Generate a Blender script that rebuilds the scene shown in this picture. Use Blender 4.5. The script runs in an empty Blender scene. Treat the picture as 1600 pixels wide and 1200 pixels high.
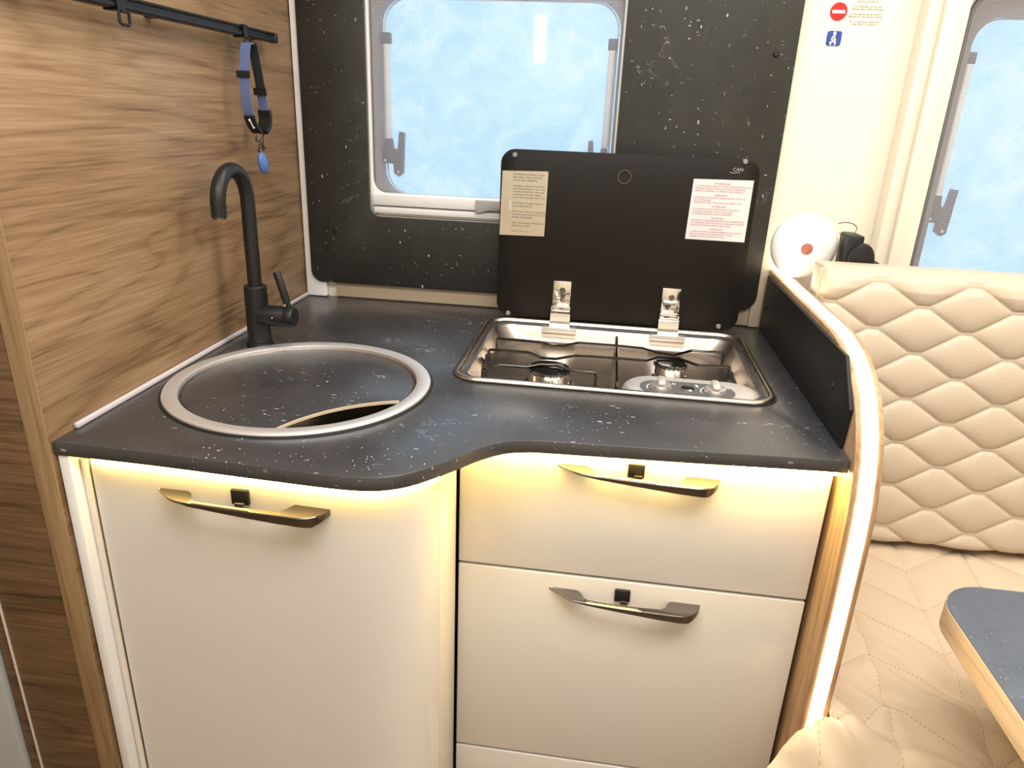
import bpy, bmesh, math, random
from mathutils import Vector, Matrix, noise
random.seed(7)
S = bpy.context.scene
COL = S.collection

# ------------------------------------------------------------------ camera
cam_d = bpy.data.cameras.new('camera'); cam = bpy.data.objects.new('camera', cam_d); COL.objects.link(cam)
cam_d.sensor_fit = 'HORIZONTAL'; cam_d.sensor_width = 36.0; cam_d.lens = 1113.23 / 1600 * 36.0
cam_d.clip_start = 0.02
_r = Vector((0.98998714, 0.13590603, 0.03814471)); _u = Vector((-0.08362906, 0.3470018, 0.93412843)); _f = Vector((-0.11371741, 0.92796514, -0.35489301))
cam.matrix_world = Matrix(((_r.x, _u.x, -_f.x, 0.70802), (_r.y, _u.y, -_f.y, -1.62634), (_r.z, _u.z, -_f.z, 1.33104), (0, 0, 0, 1)))
S.camera = cam

# ------------------------------------------------------------------ world, lights, exposure
W = bpy.data.worlds.new('overcast_daylight'); S.world = W; W.use_nodes = True
W.node_tree.nodes['Background'].inputs[0].default_value = (0.58, 0.79, 1.0, 1)
W.node_tree.nodes['Background'].inputs[1].default_value = 1.7

def area(name, loc, rot, sx, sy, power, color):
    l = bpy.data.lights.new(name, 'AREA'); l.shape = 'RECTANGLE'; l.size = sx; l.size_y = sy; l.energy = power; l.color = color
    o = bpy.data.objects.new(name, l); COL.objects.link(o); o.location = loc; o.rotation_euler = rot
    return o
area('ceiling_fill_aisle', (0.75, -1.35, 1.985), (0, 0, 0), 1.3, 0.45, 22, (1.0, 0.98, 0.96))  # broad unseen area light added under the ceiling as soft fill
area('ceiling_light_dinette', (1.75, -0.75, 1.985), (0, 0, 0), 0.7, 0.5, 15, (1.0, 0.91, 0.76))
area('ceiling_light_kitchen', (0.75, -0.45, 1.985), (0, 0, 0), 0.9, 0.25, 8, (1.0, 0.96, 0.90))

S.view_settings.view_transform = 'Standard'
S.view_settings.look = 'None'
S.view_settings.exposure = 0.0
S.view_settings.gamma = 1.0
S.view_settings.use_curve_mapping = False

# ------------------------------------------------------------------ helpers
ORG = {}

class MB:
    def __init__(self): self.bm = bmesh.new()
    def face(self, vs):
        try: return self.bm.faces.new(vs)
        except ValueError: return None
    def box(self, x0, x1, y0, y1, z0, z1, r=0.0, seg=2):
        bm = self.bm
        v = [bm.verts.new((x, y, z)) for x in (x0, x1) for y in (y0, y1) for z in (z0, z1)]
        fs = [bm.faces.new([v[i] for i in q]) for q in ((0, 1, 3, 2), (4, 6, 7, 5), (0, 4, 5, 1), (2, 3, 7, 6), (0, 2, 6, 4), (1, 5, 7, 3))]
        if r > 0:
            es = list({e for f in fs for e in f.edges})
            bmesh.ops.bevel(bm, geom=es, offset=r, segments=seg, affect='EDGES', profile=0.5)
        return self
    def loft(self, loops, closed=True, cap0=False, cap1=False):
        rows = [[self.bm.verts.new(p) for p in L] for L in loops]
        n = len(rows[0])
        for a, b in zip(rows[:-1], rows[1:]):
            for i in range(n if closed else n - 1):
                j = (i + 1) % n
                self.face((a[i], a[j], b[j], b[i]))
        if cap0: self.face(rows[0][::-1])
        if cap1: self.face(rows[-1])
        return rows
    def tube(self, pts, r, n=12, cap=True):
        pts = [Vector(p) for p in pts]
        rr = r if isinstance(r, (list, tuple)) else [r] * len(pts)
        t0 = (pts[1] - pts[0]).normalized()
        a = t0.orthogonal().normalized(); loops = []
        for i, p in enumerate(pts):
            t = (pts[min(i + 1, len(pts) - 1)] - pts[max(i - 1, 0)]).normalized()
            a = (a - t * a.dot(t)).normalized(); b = t.cross(a)
            loops.append([p + (a * math.cos(2 * math.pi * k / n) + b * math.sin(2 * math.pi * k / n)) * rr[i] for k in range(n)])
        self.loft(loops, True, cap, cap)
        return self
    def lathe(self, prof, c=(0, 0, 0), axis='z', n=32, cap0=False, cap1=False):
        loops = []
        for r, h in prof:
            L = []
            for k in range(n):
                a = 2 * math.pi * k / n; u, v = r * math.cos(a), r * math.sin(a)
                if axis == 'z': p = (c[0] + u, c[1] + v, c[2] + h)
                elif axis == 'y': p = (c[0] + u, c[1] + h, c[2] + v)
                else: p = (c[0] + h, c[1] + u, c[2] + v)
                L.append(p)
            loops.append(L)
        self.loft(loops, True, cap0, cap1)
        return self
    def plate(self, outer, holes, to3, t0, t1, bev=0.0, seg=2):
        """polygon with holes extruded from w=t0 to w=t1; to3(u,v,w) -> point"""
        bm = self.bm; edges = []; allv = []
        for L in [outer] + list(holes):
            vs = [bm.verts.new(to3(u, v, t0)) for u, v in L]; allv += vs
            edges += [bm.edges.new((vs[i], vs[(i + 1) % len(vs)])) for i in range(len(vs))]
        res = bmesh.ops.triangle_fill(bm, use_beauty=True, use_dissolve=False, edges=edges)
        fs = [g for g in res['geom'] if isinstance(g, bmesh.types.BMFace)]
        ex = bmesh.ops.extrude_face_region(bm, geom=fs)
        nv = [g for g in ex['geom'] if isinstance(g, bmesh.types.BMVert)]
        d = Vector(to3(0, 0, t1)) - Vector(to3(0, 0, t0))
        bmesh.ops.translate(bm, verts=nv, vec=d)
        bmesh.ops.recalc_face_normals(bm, faces=bm.faces[:])
        if bev > 0:
            es = [e for e in bm.edges if len(e.link_faces) == 2 and e.calc_face_angle(0) > 1.0 and
                  abs((e.verts[0].co - e.verts[1].co).normalized().dot(d.normalized())) < 0.5]
            bmesh.ops.bevel(bm, geom=es, offset=bev, segments=seg, affect='EDGES', profile=0.5)
        return self
    def grid(self, fn, nu, nv):
        rows = [[self.bm.verts.new(fn(i / nu, j / nv)) for i in range(nu + 1)] for j in range(nv + 1)]
        for j in range(nv):
            for i in range(nu):
                self.face((rows[j][i], rows[j][i + 1], rows[j + 1][i + 1], rows[j + 1][i]))
        return rows

def worg(o): return ORG.get(o.name, Vector((0, 0, 0)))

def obj(name, mb, mat, parent=None, smooth=True, ang=35, recalc=True):
    bm = mb.bm
    if recalc: bmesh.ops.recalc_face_normals(bm, faces=bm.faces[:])
    co = [v.co for v in bm.verts]
    lo = Vector([min(c[i] for c in co) for i in range(3)]); hi = Vector([max(c[i] for c in co) for i in range(3)])
    org = Vector(((lo.x + hi.x) / 2, (lo.y + hi.y) / 2, lo.z))
    bmesh.ops.translate(bm, verts=bm.verts[:], vec=-org)
    me = bpy.data.meshes.new(name); bm.to_mesh(me); bm.free()
    if smooth and len(me.polygons):
        me.polygons.foreach_set('use_smooth', [True] * len(me.polygons))
        me.set_sharp_from_angle(angle=math.radians(ang))
    me.materials.append(mat)
    o = bpy.data.objects.new(name, me); COL.objects.link(o)
    ORG[o.name] = org
    if parent is not None:
        o.parent = parent; o.location = org - worg(parent)
    else: o.location = org
    return o

def thing(name, loc, label, cat, group=None):
    o = bpy.data.objects.new(name, None); COL.objects.link(o); o.location = loc; o.empty_display_size = 0.05
    ORG[o.name] = Vector(loc); return tag(o, label, cat, group)

def tag(o, label, cat, group=None, kind=None):
    o['label'] = label; o['category'] = cat
    if group: o['group'] = group
    if kind: o['kind'] = kind
    return o

def struct(o, label=None, cat=None):
    o['kind'] = 'structure'
    if label: o['label'] = label
    if cat: o['category'] = cat
    return o

def text_mb(body, size, x, z, y, align='LEFT', line=1.0, vfn=None):
    c = bpy.data.curves.new('t', 'FONT'); c.body = body; c.size = size; c.align_x = align; c.align_y = 'TOP'
    c.space_line = line; c.resolution_u = 2
    o = bpy.data.objects.new('t', c); COL.objects.link(o)
    bpy.context.view_layer.update()
    dg = bpy.context.evaluated_depsgraph_get()
    me = bpy.data.meshes.new_from_object(o.evaluated_get(dg))
    mb = MB(); mb.bm.from_mesh(me)
    for v in mb.bm.verts:
        u, w = v.co.x, v.co.y
        v.co = (x + u, y, z + w) if vfn is None else vfn(u, w)
    bpy.data.objects.remove(o); bpy.data.curves.remove(c); bpy.data.meshes.remove(me)
    return mb

def rrect(x0, x1, y0, y1, r, n=8):
    rs = r if isinstance(r, (list, tuple)) else (r, r, r, r)   # order: x1y1, x0y1, x0y0, x1y0
    out = []
    for (cx, cy, a0), q in zip(((x1, y1, 0), (x0, y1, 90), (x0, y0, 180), (x1, y0, 270)), rs):
        sx = -1 if cx == x1 else 1; sy = -1 if cy == y1 else 1
        if q <= 1e-6: out.append((cx, cy)); continue
        for k in range(n + 1):
            a = math.radians(a0 + 90 * k / n)
            out.append((cx + sx * q + q * math.cos(a), cy + sy * q + q * math.sin(a)))
    return out

def crom(pts, n=6, closed=False):
    P = [Vector(p) for p in pts]; out = []
    m = len(P)
    for i in range(m if closed else m - 1):
        a = P[(i - 1) % m] if closed or i > 0 else P[0]; b = P[i]; c = P[(i + 1) % m]; d = P[(i + 2) % m] if closed or i + 2 < m else P[-1]
        for k in range(n):
            t = k / n
            out.append(0.5 * ((2 * b) + (c - a) * t + (2 * a - 5 * b + 4 * c - d) * t * t + (3 * b - a - 3 * c + d) * t ** 3))
    if not closed: out.append(P[-1])
    return out

XZ = lambda u, v, w: (u, w, v)
YZ = lambda u, v, w: (w, u, v)
XY = lambda u, v, w: (u, v, w)

# ------------------------------------------------------------------ materials
def mat(name, col=(0.8, 0.8, 0.8), rough=0.5, metal=0.0, spec=0.5, coat=0.0, emit=None, estr=0.0, bump=None, trans=0.0, ior=1.45, sheen=0.0):
    m = bpy.data.materials.new(name); m.use_nodes = True
    b = m.node_tree.nodes['Principled BSDF']
    b.inputs['Base Color'].default_value = (*col, 1); b.inputs['Roughness'].default_value = rough
    b.inputs['Metallic'].default_value = metal; b.inputs['Specular IOR Level'].default_value = spec
    b.inputs['Coat Weight'].default_value = coat; b.inputs['Coat Roughness'].default_value = 0.08
    b.inputs['Transmission Weight'].default_value = trans; b.inputs['IOR'].default_value = ior
    b.inputs['Sheen Weight'].default_value = sheen
    if emit: b.inputs['Emission Color'].default_value = (*emit, 1); b.inputs['Emission Strength'].default_value = estr
    nt = m.node_tree
    tc = nt.nodes.new('ShaderNodeTexCoord')
    # a little procedural unevenness on every surface
    if bump:
        sc, st = bump
        nz = nt.nodes.new('ShaderNodeTexNoise'); nz.inputs['Scale'].default_value = sc; nz.inputs['Detail'].default_value = 3
        bp = nt.nodes.new('ShaderNodeBump'); bp.inputs['Strength'].default_value = st; bp.inputs['Distance'].default_value = 0.002
        nt.links.new(tc.outputs['Object'], nz.inputs['Vector']); nt.links.new(nz.outputs['Fac'], bp.inputs['Height']); nt.links.new(bp.outputs['Normal'], b.inputs['Normal'])
    return m

def N(nt, t, **kw):
    n = nt.nodes.new(t)
    for k, v in kw.items():
        if k in n.inputs: n.inputs[k].default_value = v
        else: setattr(n, k, v)
    return n

def math_n(nt, op, a, b=None, clamp=False):
    n = nt.nodes.new('ShaderNodeMath'); n.operation = op; n.use_clamp = clamp
    for i, q in enumerate((a, b)):
        if q is None: continue
        if isinstance(q, (int, float)): n.inputs[i].default_value = q
        else: nt.links.new(q, n.inputs[i])
    return n.outputs[0]

def ramp(nt, src, stops):
    r = nt.nodes.new('ShaderNodeValToRGB'); nt.links.new(src, r.inputs[0])
    e = r.color_ramp.elements
    while len(e) < len(stops): e.new(0.5)
    for q, (p, c) in zip(e, stops): q.position = p; q.color = (*c, 1) if len(c) == 3 else c
    return r.outputs[0]

def mapped(nt, scale, loc=(0, 0, 0), rot=(0, 0, 0)):
    tc = nt.nodes.new('ShaderNodeTexCoord'); mp = nt.nodes.new('ShaderNodeMapping')
    mp.inputs['Scale'].default_value = scale; mp.inputs['Location'].default_value = loc; mp.inputs['Rotation'].default_value = rot
    nt.links.new(tc.outputs['Object'], mp.inputs['Vector']); return mp.outputs[0]

def wood(name, dark, mid, light, axis, rough=0.42, seed=0.0, rings=9.0):
    """horizontal or vertical grain along the given axis"""
    m = mat(name, mid, rough); nt = m.node_tree; b = nt.nodes['Principled BSDF']
    sc = {'x': (0.55, 4.6, 4.6), 'y': (4.6, 0.55, 4.6), 'z': (4.6, 4.6, 0.55)}[axis]
    v = mapped(nt, sc, (seed, seed * 1.7, seed * .6))
    n1 = N(nt, 'ShaderNodeTexNoise', Scale=1.0, Detail=2.5, Roughness=0.38, Distortion=0.15); nt.links.new(v, n1.inputs['Vector'])
    sn = math_n(nt, 'ABSOLUTE', math_n(nt, 'SINE', math_n(nt, 'MULTIPLY', n1.outputs['Fac'], rings * 6.283)))
    ringl = math_n(nt, 'POWER', math_n(nt, 'SUBTRACT', 1.0, sn), 2.5)
    sf = {'x': (9, 290, 290), 'y': (290, 9, 290), 'z': (290, 290, 9)}[axis]
    n2 = N(nt, 'ShaderNodeTexNoise', Scale=1.0, Detail=2.0, Roughness=0.6); nt.links.new(mapped(nt, sf), n2.inputs['Vector'])
    sm = {'x': (3.5, 85, 85), 'y': (85, 3.5, 85), 'z': (85, 85, 3.5)}[axis]
    n3 = N(nt, 'ShaderNodeTexNoise', Scale=1.0, Detail=4.0, Roughness=0.65, Distortion=0.4); nt.links.new(mapped(nt, sm, (seed, 0, 0)), n3.inputs['Vector'])
    n4 = N(nt, 'ShaderNodeTexNoise', Scale=1.3, Detail=2.0); nt.links.new(mapped(nt, sc, (seed + 9, 0, 0)), n4.inputs['Vector'])
    f = math_n(nt, 'ADD', math_n(nt, 'MULTIPLY', n2.outputs['Fac'], 0.34), math_n(nt, 'ADD', math_n(nt, 'MULTIPLY', n3.outputs['Fac'], 0.36), math_n(nt, 'MULTIPLY', n4.outputs['Fac'], 0.34)))
    f = math_n(nt, 'SUBTRACT', f, math_n(nt, 'MULTIPLY', ringl, 0.085))
    c = ramp(nt, f, [(0.34, dark), (0.50, mid), (0.68, light)])
    nt.links.new(c, b.inputs['Base Color'])
    bp = N(nt, 'ShaderNodeBump', Strength=0.12, Distance=0.001); nt.links.new(f, bp.inputs['Height']); nt.links.new(bp.outputs['Normal'], b.inputs['Normal'])
    return m

def stone(name, base, base2, speck, rough, axes, spec=0.5, dens=0.10, veins=0.5, coat=0.0):
    """dark laminate with pale flecks and hairline veins"""
    m = mat(name, base, rough, spec=spec, coat=coat); nt = m.node_tree; b = nt.nodes['Principled BSDF']
    b.inputs['Coat Roughness'].default_value = 0.42; b.inputs['Coat IOR'].default_value = 1.7
    n0 = N(nt, 'ShaderNodeTexNoise', Scale=14.0, Detail=5.0, Roughness=0.65); nt.links.new(mapped(nt, (1, 1, 1)), n0.inputs['Vector'])
    c0 = ramp(nt, n0.outputs['Fac'], [(0.3, base), (0.75, base2)])
    warp = N(nt, 'ShaderNodeTexNoise', Scale=30.0, Detail=2.0); nt.links.new(mapped(nt, (1, 1, 1)), warp.inputs['Vector'])
    def flecks(scale, rot, size, d, loc):
        mp = mapped(nt, scale, loc, rot)
        vm = nt.nodes.new('ShaderNodeVectorMath'); vm.operation = 'MULTIPLY_ADD'
        nt.links.new(warp.outputs['Color'], vm.inputs[0]); vm.inputs[1].default_value = (0.9, 0.9, 0.9); nt.links.new(mp, vm.inputs[2])
        vo = N(nt, 'ShaderNodeTexVoronoi', Scale=1.0); vo.inputs['Randomness'].default_value = 1.0; nt.links.new(vm.outputs[0], vo.inputs['Vector'])
        sx = nt.nodes.new('ShaderNodeSeparateColor'); nt.links.new(vo.outputs['Color'], sx.inputs[0])
        keep = math_n(nt, 'LESS_THAN', sx.outputs[0], d)
        near = math_n(nt, 'LESS_THAN', vo.outputs['Distance'], math_n(nt, 'MULTIPLY', sx.outputs[1], size))
        return math_n(nt, 'MULTIPLY', math_n(nt, 'MULTIPLY', keep, near), math_n(nt, 'ADD', math_n(nt, 'MULTIPLY', sx.outputs[2], 0.7), 0.25))
    big = N(nt, 'ShaderNodeTexNoise', Scale=9.0, Detail=2.0); nt.links.new(mapped(nt, (1, 1, 1), (3, 1, 2)), big.inputs['Vector'])
    clus = ramp(nt, big.outputs['Fac'], [(0.42, (0.12,) * 3), (0.62, (1,) * 3)])
    k1 = flecks(axes[0], (0.1, 0.2, 0.35), 0.27, dens * 0.8, (0, 0, 0))
    k2 = flecks(axes[1], (0.2, 0.1, -0.5), 0.22, dens * 1.6, (5, 3, 1))
    vn = N(nt, 'ShaderNodeTexNoise', Scale=4.2, Detail=9.0, Roughness=0.62, Distortion=0.25); nt.links.new(mapped(nt, (1, 1, 1), (1.3, 2.1, .4)), vn.inputs['Vector'])
    line = math_n(nt, 'LESS_THAN', math_n(nt, 'ABSOLUTE', math_n(nt, 'SUBTRACT', vn.outputs['Fac'], 0.53)), 0.0022)
    vm2 = N(nt, 'ShaderNodeTexNoise', Scale=6.0, Detail=1.0); nt.links.new(mapped(nt, (1, 1, 1), (7, 2, 5)), vm2.inputs['Vector'])
    brk = N(nt, 'ShaderNodeTexNoise', Scale=75.0, Detail=1.0); nt.links.new(mapped(nt, (1, 1, 1), (2, 6, 3)), brk.inputs['Vector'])
    msk = math_n(nt, 'MULTIPLY', ramp(nt, vm2.outputs['Fac'], [(0.52, (0, 0, 0)), (0.66, (1, 1, 1))]), ramp(nt, brk.outputs['Fac'], [(0.44, (0, 0, 0)), (0.60, (1, 1, 1))]))
    vein = math_n(nt, 'MULTIPLY', math_n(nt, 'MULTIPLY', line, msk), veins)
    k = math_n(nt, 'MAXIMUM', math_n(nt, 'MULTIPLY', math_n(nt, 'MAXIMUM', k1, k2), clus), vein)
    mx = nt.nodes.new('ShaderNodeMix'); mx.data_type = 'RGBA'; nt.links.new(k, mx.inputs[0]); nt.links.new(c0, mx.inputs[6]); mx.inputs[7].default_value = (*speck, 1)
    nt.links.new(mx.outputs[2], b.inputs['Base Color'])
    return m

M = {}
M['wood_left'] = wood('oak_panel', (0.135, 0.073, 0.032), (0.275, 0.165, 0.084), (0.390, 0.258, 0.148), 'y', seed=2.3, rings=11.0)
M['wood_front_shaded'] = wood('oak_front_shaded', (0.060, 0.030, 0.013), (0.155, 0.085, 0.042), (0.260, 0.160, 0.085), 'x', seed=5.1)  # darker oak colours imitate the weaker light on this front
M['wood_edge'] = wood('oak_edge', (0.15, 0.085, 0.035), (0.30, 0.185, 0.09), (0.42, 0.28, 0.15), 'z', seed=1.1)
M['wood_pale'] = wood('pale_wood', (0.24, 0.13, 0.06), (0.40, 0.25, 0.135), (0.52, 0.36, 0.21), 'z', seed=8.0)
M['wood_table'] = wood('pale_wood_table', (0.42, 0.30, 0.17), (0.62, 0.47, 0.30), (0.74, 0.60, 0.42), 'y', seed=4.0)
M['stone_top'] = stone('worktop_laminate', (0.026, 0.026, 0.029), (0.044, 0.044, 0.048), (0.70, 0.72, 0.80), 0.30, ((58, 185, 100), (250, 115, 160)), spec=0.8, dens=0.32, coat=0.55)
M['stone_back'] = stone('splashback_laminate', (0.018, 0.018, 0.015), (0.032, 0.031, 0.026), (0.78, 0.78, 0.72), 0.45, ((150, 110, 62), (75, 110, 210)), dens=0.16, veins=0.30)
M['stone_side'] = stone('side_splash_laminate', (0.012, 0.012, 0.012), (0.018, 0.018, 0.018), (0.3, 0.3, 0.3), 0.5, ((80, 60, 110), (120, 150, 110)), spec=0.3, dens=0.02, veins=0.1)
M['stone_table'] = stone('table_laminate', (0.080, 0.095, 0.125), (0.120, 0.14, 0.180), (0.75, 0.78, 0.85), 0.35, ((75, 210, 120), (280, 130, 200)), dens=0.26, veins=0.8)  # base lifted and tinted blue to imitate the window reflected in dark laminate
M['cream_wall'] = mat('cream_wall_board', (0.86, 0.79, 0.66), 0.55, bump=(140, 0.04))
M['white_plastic'] = mat('white_plastic', (0.86, 0.85, 0.83), 0.38, bump=(60, 0.02))
M['cream_plastic'] = mat('cream_plastic', (0.84, 0.77, 0.64), 0.45, bump=(60, 0.02))
M['beige_board'] = mat('beige_board', (0.55, 0.44, 0.31), 0.5, bump=(60, 0.03))
M['lacquer'] = mat('cream_gloss_lacquer', (0.74, 0.705, 0.665), 0.15, coat=0.4, bump=(6, 0.012))
M['lacquer'].node_tree.nodes['Principled BSDF'].inputs['Coat Roughness'].default_value = 0.03
M['lacquer_edge'] = mat('cream_edge_band', (0.80, 0.73, 0.64), 0.3, bump=(40, 0.02))
M['carcass'] = mat('dark_carcass', (0.05, 0.035, 0.02), 0.7, bump=(40, 0.05))
M['black_matt'] = mat('matt_black_metal', (0.012, 0.012, 0.012), 0.42, metal=0.0, spec=0.5, bump=(400, 0.03))
M['black_plastic'] = mat('black_plastic', (0.010, 0.010, 0.010), 0.45, bump=(200, 0.04))
M['dark_rubber'] = mat('black_rubber', (0.01, 0.01, 0.01), 0.6, bump=(200, 0.05))
M['steel'] = mat('brushed_steel', (0.60, 0.52, 0.44), 0.27, metal=1.0, bump=(300, 0.03))
M['steel_satin'] = mat('satin_steel', (0.88, 0.85, 0.83), 0.42, metal=1.0, bump=(300, 0.03))
M['steel_rim'] = mat('satin_rim_steel', (0.92, 0.89, 0.87), 0.55, metal=1.0, bump=(300, 0.03))
M['chrome'] = mat('polished_chrome', (0.82, 0.79, 0.74), 0.09, metal=1.0, bump=(90, 0.01))
M['gunmetal'] = mat('gunmetal', (0.20, 0.18, 0.155), 0.24, metal=1.0, bump=(500, 0.04))
M['wire'] = mat('dark_chrome_wire', (0.05, 0.045, 0.04), 0.18, metal=0.9, bump=(200, 0.03))
M['glass_lid'] = mat('black_enamelled_glass', (0.010, 0.008, 0.006), 0.40, spec=0.25, bump=(5, 0.004))
M['enamel'] = mat('black_enamel', (0.008, 0.008, 0.008), 0.12, bump=(100, 0.03))
M['grey_insert'] = mat('grey_control_insert', (0.11, 0.11, 0.11), 0.4, bump=(200, 0.03))
M['paper'] = mat('white_sticker_paper', (0.66, 0.66, 0.66), 0.5, bump=(90, 0.02))
M['red_ink'] = mat('red_print', (0.45, 0.04, 0.03), 0.5, bump=(90, 0.02))
M['pink_ink'] = mat('faint_red_print', (0.42, 0.07, 0.05), 0.5, bump=(90, 0.02))
M['grey_ink'] = mat('grey_print', (0.12, 0.09, 0.06), 0.5, bump=(90, 0.02))
M['black_ink'] = mat('black_print', (0.02, 0.02, 0.02), 0.5, bump=(90, 0.02))
M['white_ink'] = mat('white_print', (0.85, 0.85, 0.85), 0.5, bump=(90, 0.02))
M['foil'] = mat('silver_foil', (0.72, 0.68, 0.62), 0.10, metal=1.0, bump=(14, 0.9))
M['blue_ink'] = mat('blue_print', (0.028, 0.065, 0.30), 0.45, bump=(90, 0.02))
M['red_sign'] = mat('red_sign', (0.80, 0.014, 0.014), 0.45, bump=(90, 0.02))
M['brown_dot'] = mat('brown_button', (0.34, 0.13, 0.10), 0.45, bump=(90, 0.05))
M['blue_web'] = mat('blue_webbing', (0.115, 0.155, 0.33), 0.8, bump=(700, 0.5))
M['dark_web'] = mat('dark_webbing', (0.022, 0.024, 0.035), 0.8, bump=(700, 0.5))
M['blue_tag'] = mat('blue_tag_plastic', (0.09, 0.17, 0.42), 0.35, bump=(60, 0.03))
M['floor'] = wood('vinyl_floor', (0.10, 0.07, 0.04), (0.20, 0.14, 0.09), (0.30, 0.22, 0.15), 'x', seed=3.0)
M['ceiling'] = mat('ceiling_board', (0.80, 0.78, 0.74), 0.6, bump=(80, 0.05))
M['grey_door'] = mat('pale_grey_door', (0.50, 0.52, 0.54), 0.35, bump=(80, 0.03))
M['seal'] = mat('white_seal_strip', (0.62, 0.57, 0.58), 0.4, bump=(80, 0.03))
M['grey_frame'] = mat('grey_window_frame', (0.20, 0.20, 0.21), 0.5, bump=(80, 0.03))
M['grey_bracket'] = mat('grey_bracket', (0.06, 0.07, 0.10), 0.5, bump=(80, 0.03))
M['alu_grip'] = mat('grey_grip', (0.42, 0.41, 0.40), 0.4, bump=(80, 0.03))
M['indicator'] = mat('indicator_dot', (0.8, 0.8, 0.85), 0.4, bump=(80, 0.03))
M['led_warm'] = mat('warm_led_diffuser', (0.9, 0.8, 0.6), 0.5, emit=(1.0, 0.70, 0.22), estr=23.0, bump=(80, 0.02))
M['led_bright'] = mat('bright_warm_led_diffuser', (0.9, 0.8, 0.6), 0.5, emit=(1.0, 0.72, 0.22), estr=85.0, bump=(80, 0.02))
M['led_white'] = mat('white_led_diffuser', (0.9, 0.85, 0.8), 0.5, emit=(1.0, 0.78, 0.52), estr=12.0, bump=(80, 0.02))
M['lamp_tube'] = mat('lamp_tube', (0.9, 0.9, 0.9), 0.5, emit=(1.0, 0.97, 0.92), estr=20.0, bump=(80, 0.02))

def leather():
    m = mat('cream_leather', (0.58, 0.49, 0.38), 0.42); nt = m.node_tree; b = nt.nodes['Principled BSDF']
    vo = N(nt, 'ShaderNodeTexVoronoi', Scale=330.0); nt.links.new(mapped(nt, (1, 1, 1)), vo.inputs['Vector'])
    bp = N(nt, 'ShaderNodeBump', Strength=0.35, Distance=0.0008); nt.links.new(vo.outputs['Distance'], bp.inputs['Height']); nt.links.new(bp.outputs['Normal'], b.inputs['Normal'])
    return m
M['leather'] = leather()
def quilt():
    m = mat('beige_quilt_cotton', (0.64, 0.51, 0.37), 0.75, sheen=0.2); nt = m.node_tree; b = nt.nodes['Principled BSDF']
    n = N(nt, 'ShaderNodeTexNoise', Scale=420.0, Detail=2.0); nt.links.new(mapped(nt, (1, 1, 1)), n.inputs['Vector'])
    bp = N(nt, 'ShaderNodeBump', Strength=0.25, Distance=0.0006); nt.links.new(n.outputs['Fac'], bp.inputs['Height']); nt.links.new(bp.outputs['Normal'], b.inputs['Normal'])
    return m
M['quilt'] = quilt()
M['thread'] = mat('brown_thread', (0.36, 0.24, 0.13), 0.8, bump=(300, 0.1))

def pane_mat():
    """wet, frosted acrylic: daylight from outside diffuses through it"""
    m = bpy.data.materials.new('frosted_acrylic_pane'); m.use_nodes = True; nt = m.node_tree
    out = nt.nodes['Material Output']; nt.nodes.remove(nt.nodes['Principled BSDF'])
    n1 = N(nt, 'ShaderNodeTexNoise', Scale=9.0, Detail=8.0, Roughness=0.72, Distortion=1.5); nt.links.new(mapped(nt, (1, 1, 1)), n1.inputs['Vector'])
    n2 = N(nt, 'ShaderNodeTexNoise', Scale=300.0, Detail=2.0); nt.links.new(mapped(nt, (1, 1, 1)), n2.inputs['Vector'])
    f = math_n(nt, 'ADD', math_n(nt, 'MULTIPLY', n1.outputs['Fac'], 0.8), math_n(nt, 'MULTIPLY', n2.outputs['Fac'], 0.3))
    c = ramp(nt, f, [(0.38, (0.64, 0.80, 0.88)), (0.54, (0.76, 0.89, 0.94)), (0.68, (0.96, 0.99, 0.99))])
    tr = nt.nodes.new('ShaderNodeBsdfTranslucent'); nt.links.new(c, tr.inputs[0])
    gl = nt.nodes.new('ShaderNodeBsdfGlossy'); gl.inputs['Roughness'].default_value = 0.04
    mx = nt.nodes.new('ShaderNodeMixShader'); mx.inputs[0].default_value = 0.07
    nt.links.new(tr.outputs[0], mx.inputs[1]); nt.links.new(gl.outputs[0], mx.inputs[2]); nt.links.new(mx.outputs[0], out.inputs[0])
    return m
M['pane'] = pane_mat()
def screen_mat():
    """fine insect mesh: horizontal and vertical threads with open gaps"""
    m = bpy.data.materials.new('insect_mesh'); m.use_nodes = True; nt = m.node_tree
    out = nt.nodes['Material Output']; nt.nodes.remove(nt.nodes['Principled BSDF'])
    tc = nt.nodes.new('ShaderNodeTexCoord'); sp = nt.nodes.new('ShaderNodeSeparateXYZ'); nt.links.new(tc.outputs['Object'], sp.inputs[0])
    hz = math_n(nt, 'LESS_THAN', math_n(nt, 'FRACT', math_n(nt, 'MULTIPLY', sp.outputs[2], 310.0)), 0.24)
    vt = math_n(nt, 'LESS_THAN', math_n(nt, 'FRACT', math_n(nt, 'MULTIPLY', sp.outputs[0], 340.0)), 0.14)
    th = math_n(nt, 'MAXIMUM', hz, vt)
    df = nt.nodes.new('ShaderNodeBsdfDiffuse'); df.inputs[0].default_value = (0.62, 0.60, 0.64, 1)
    tp = nt.nodes.new('ShaderNodeBsdfTransparent')
    mx = nt.nodes.new('ShaderNodeMixShader'); nt.links.new(math_n(nt, 'MULTIPLY', th, 0.85), mx.inputs[0])
    nt.links.new(tp.outputs[0], mx.inputs[1]); nt.links.new(df.outputs[0], mx.inputs[2]); nt.links.new(mx.outputs[0], out.inputs[0])
    return m
M['screen'] = screen_mat()

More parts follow.
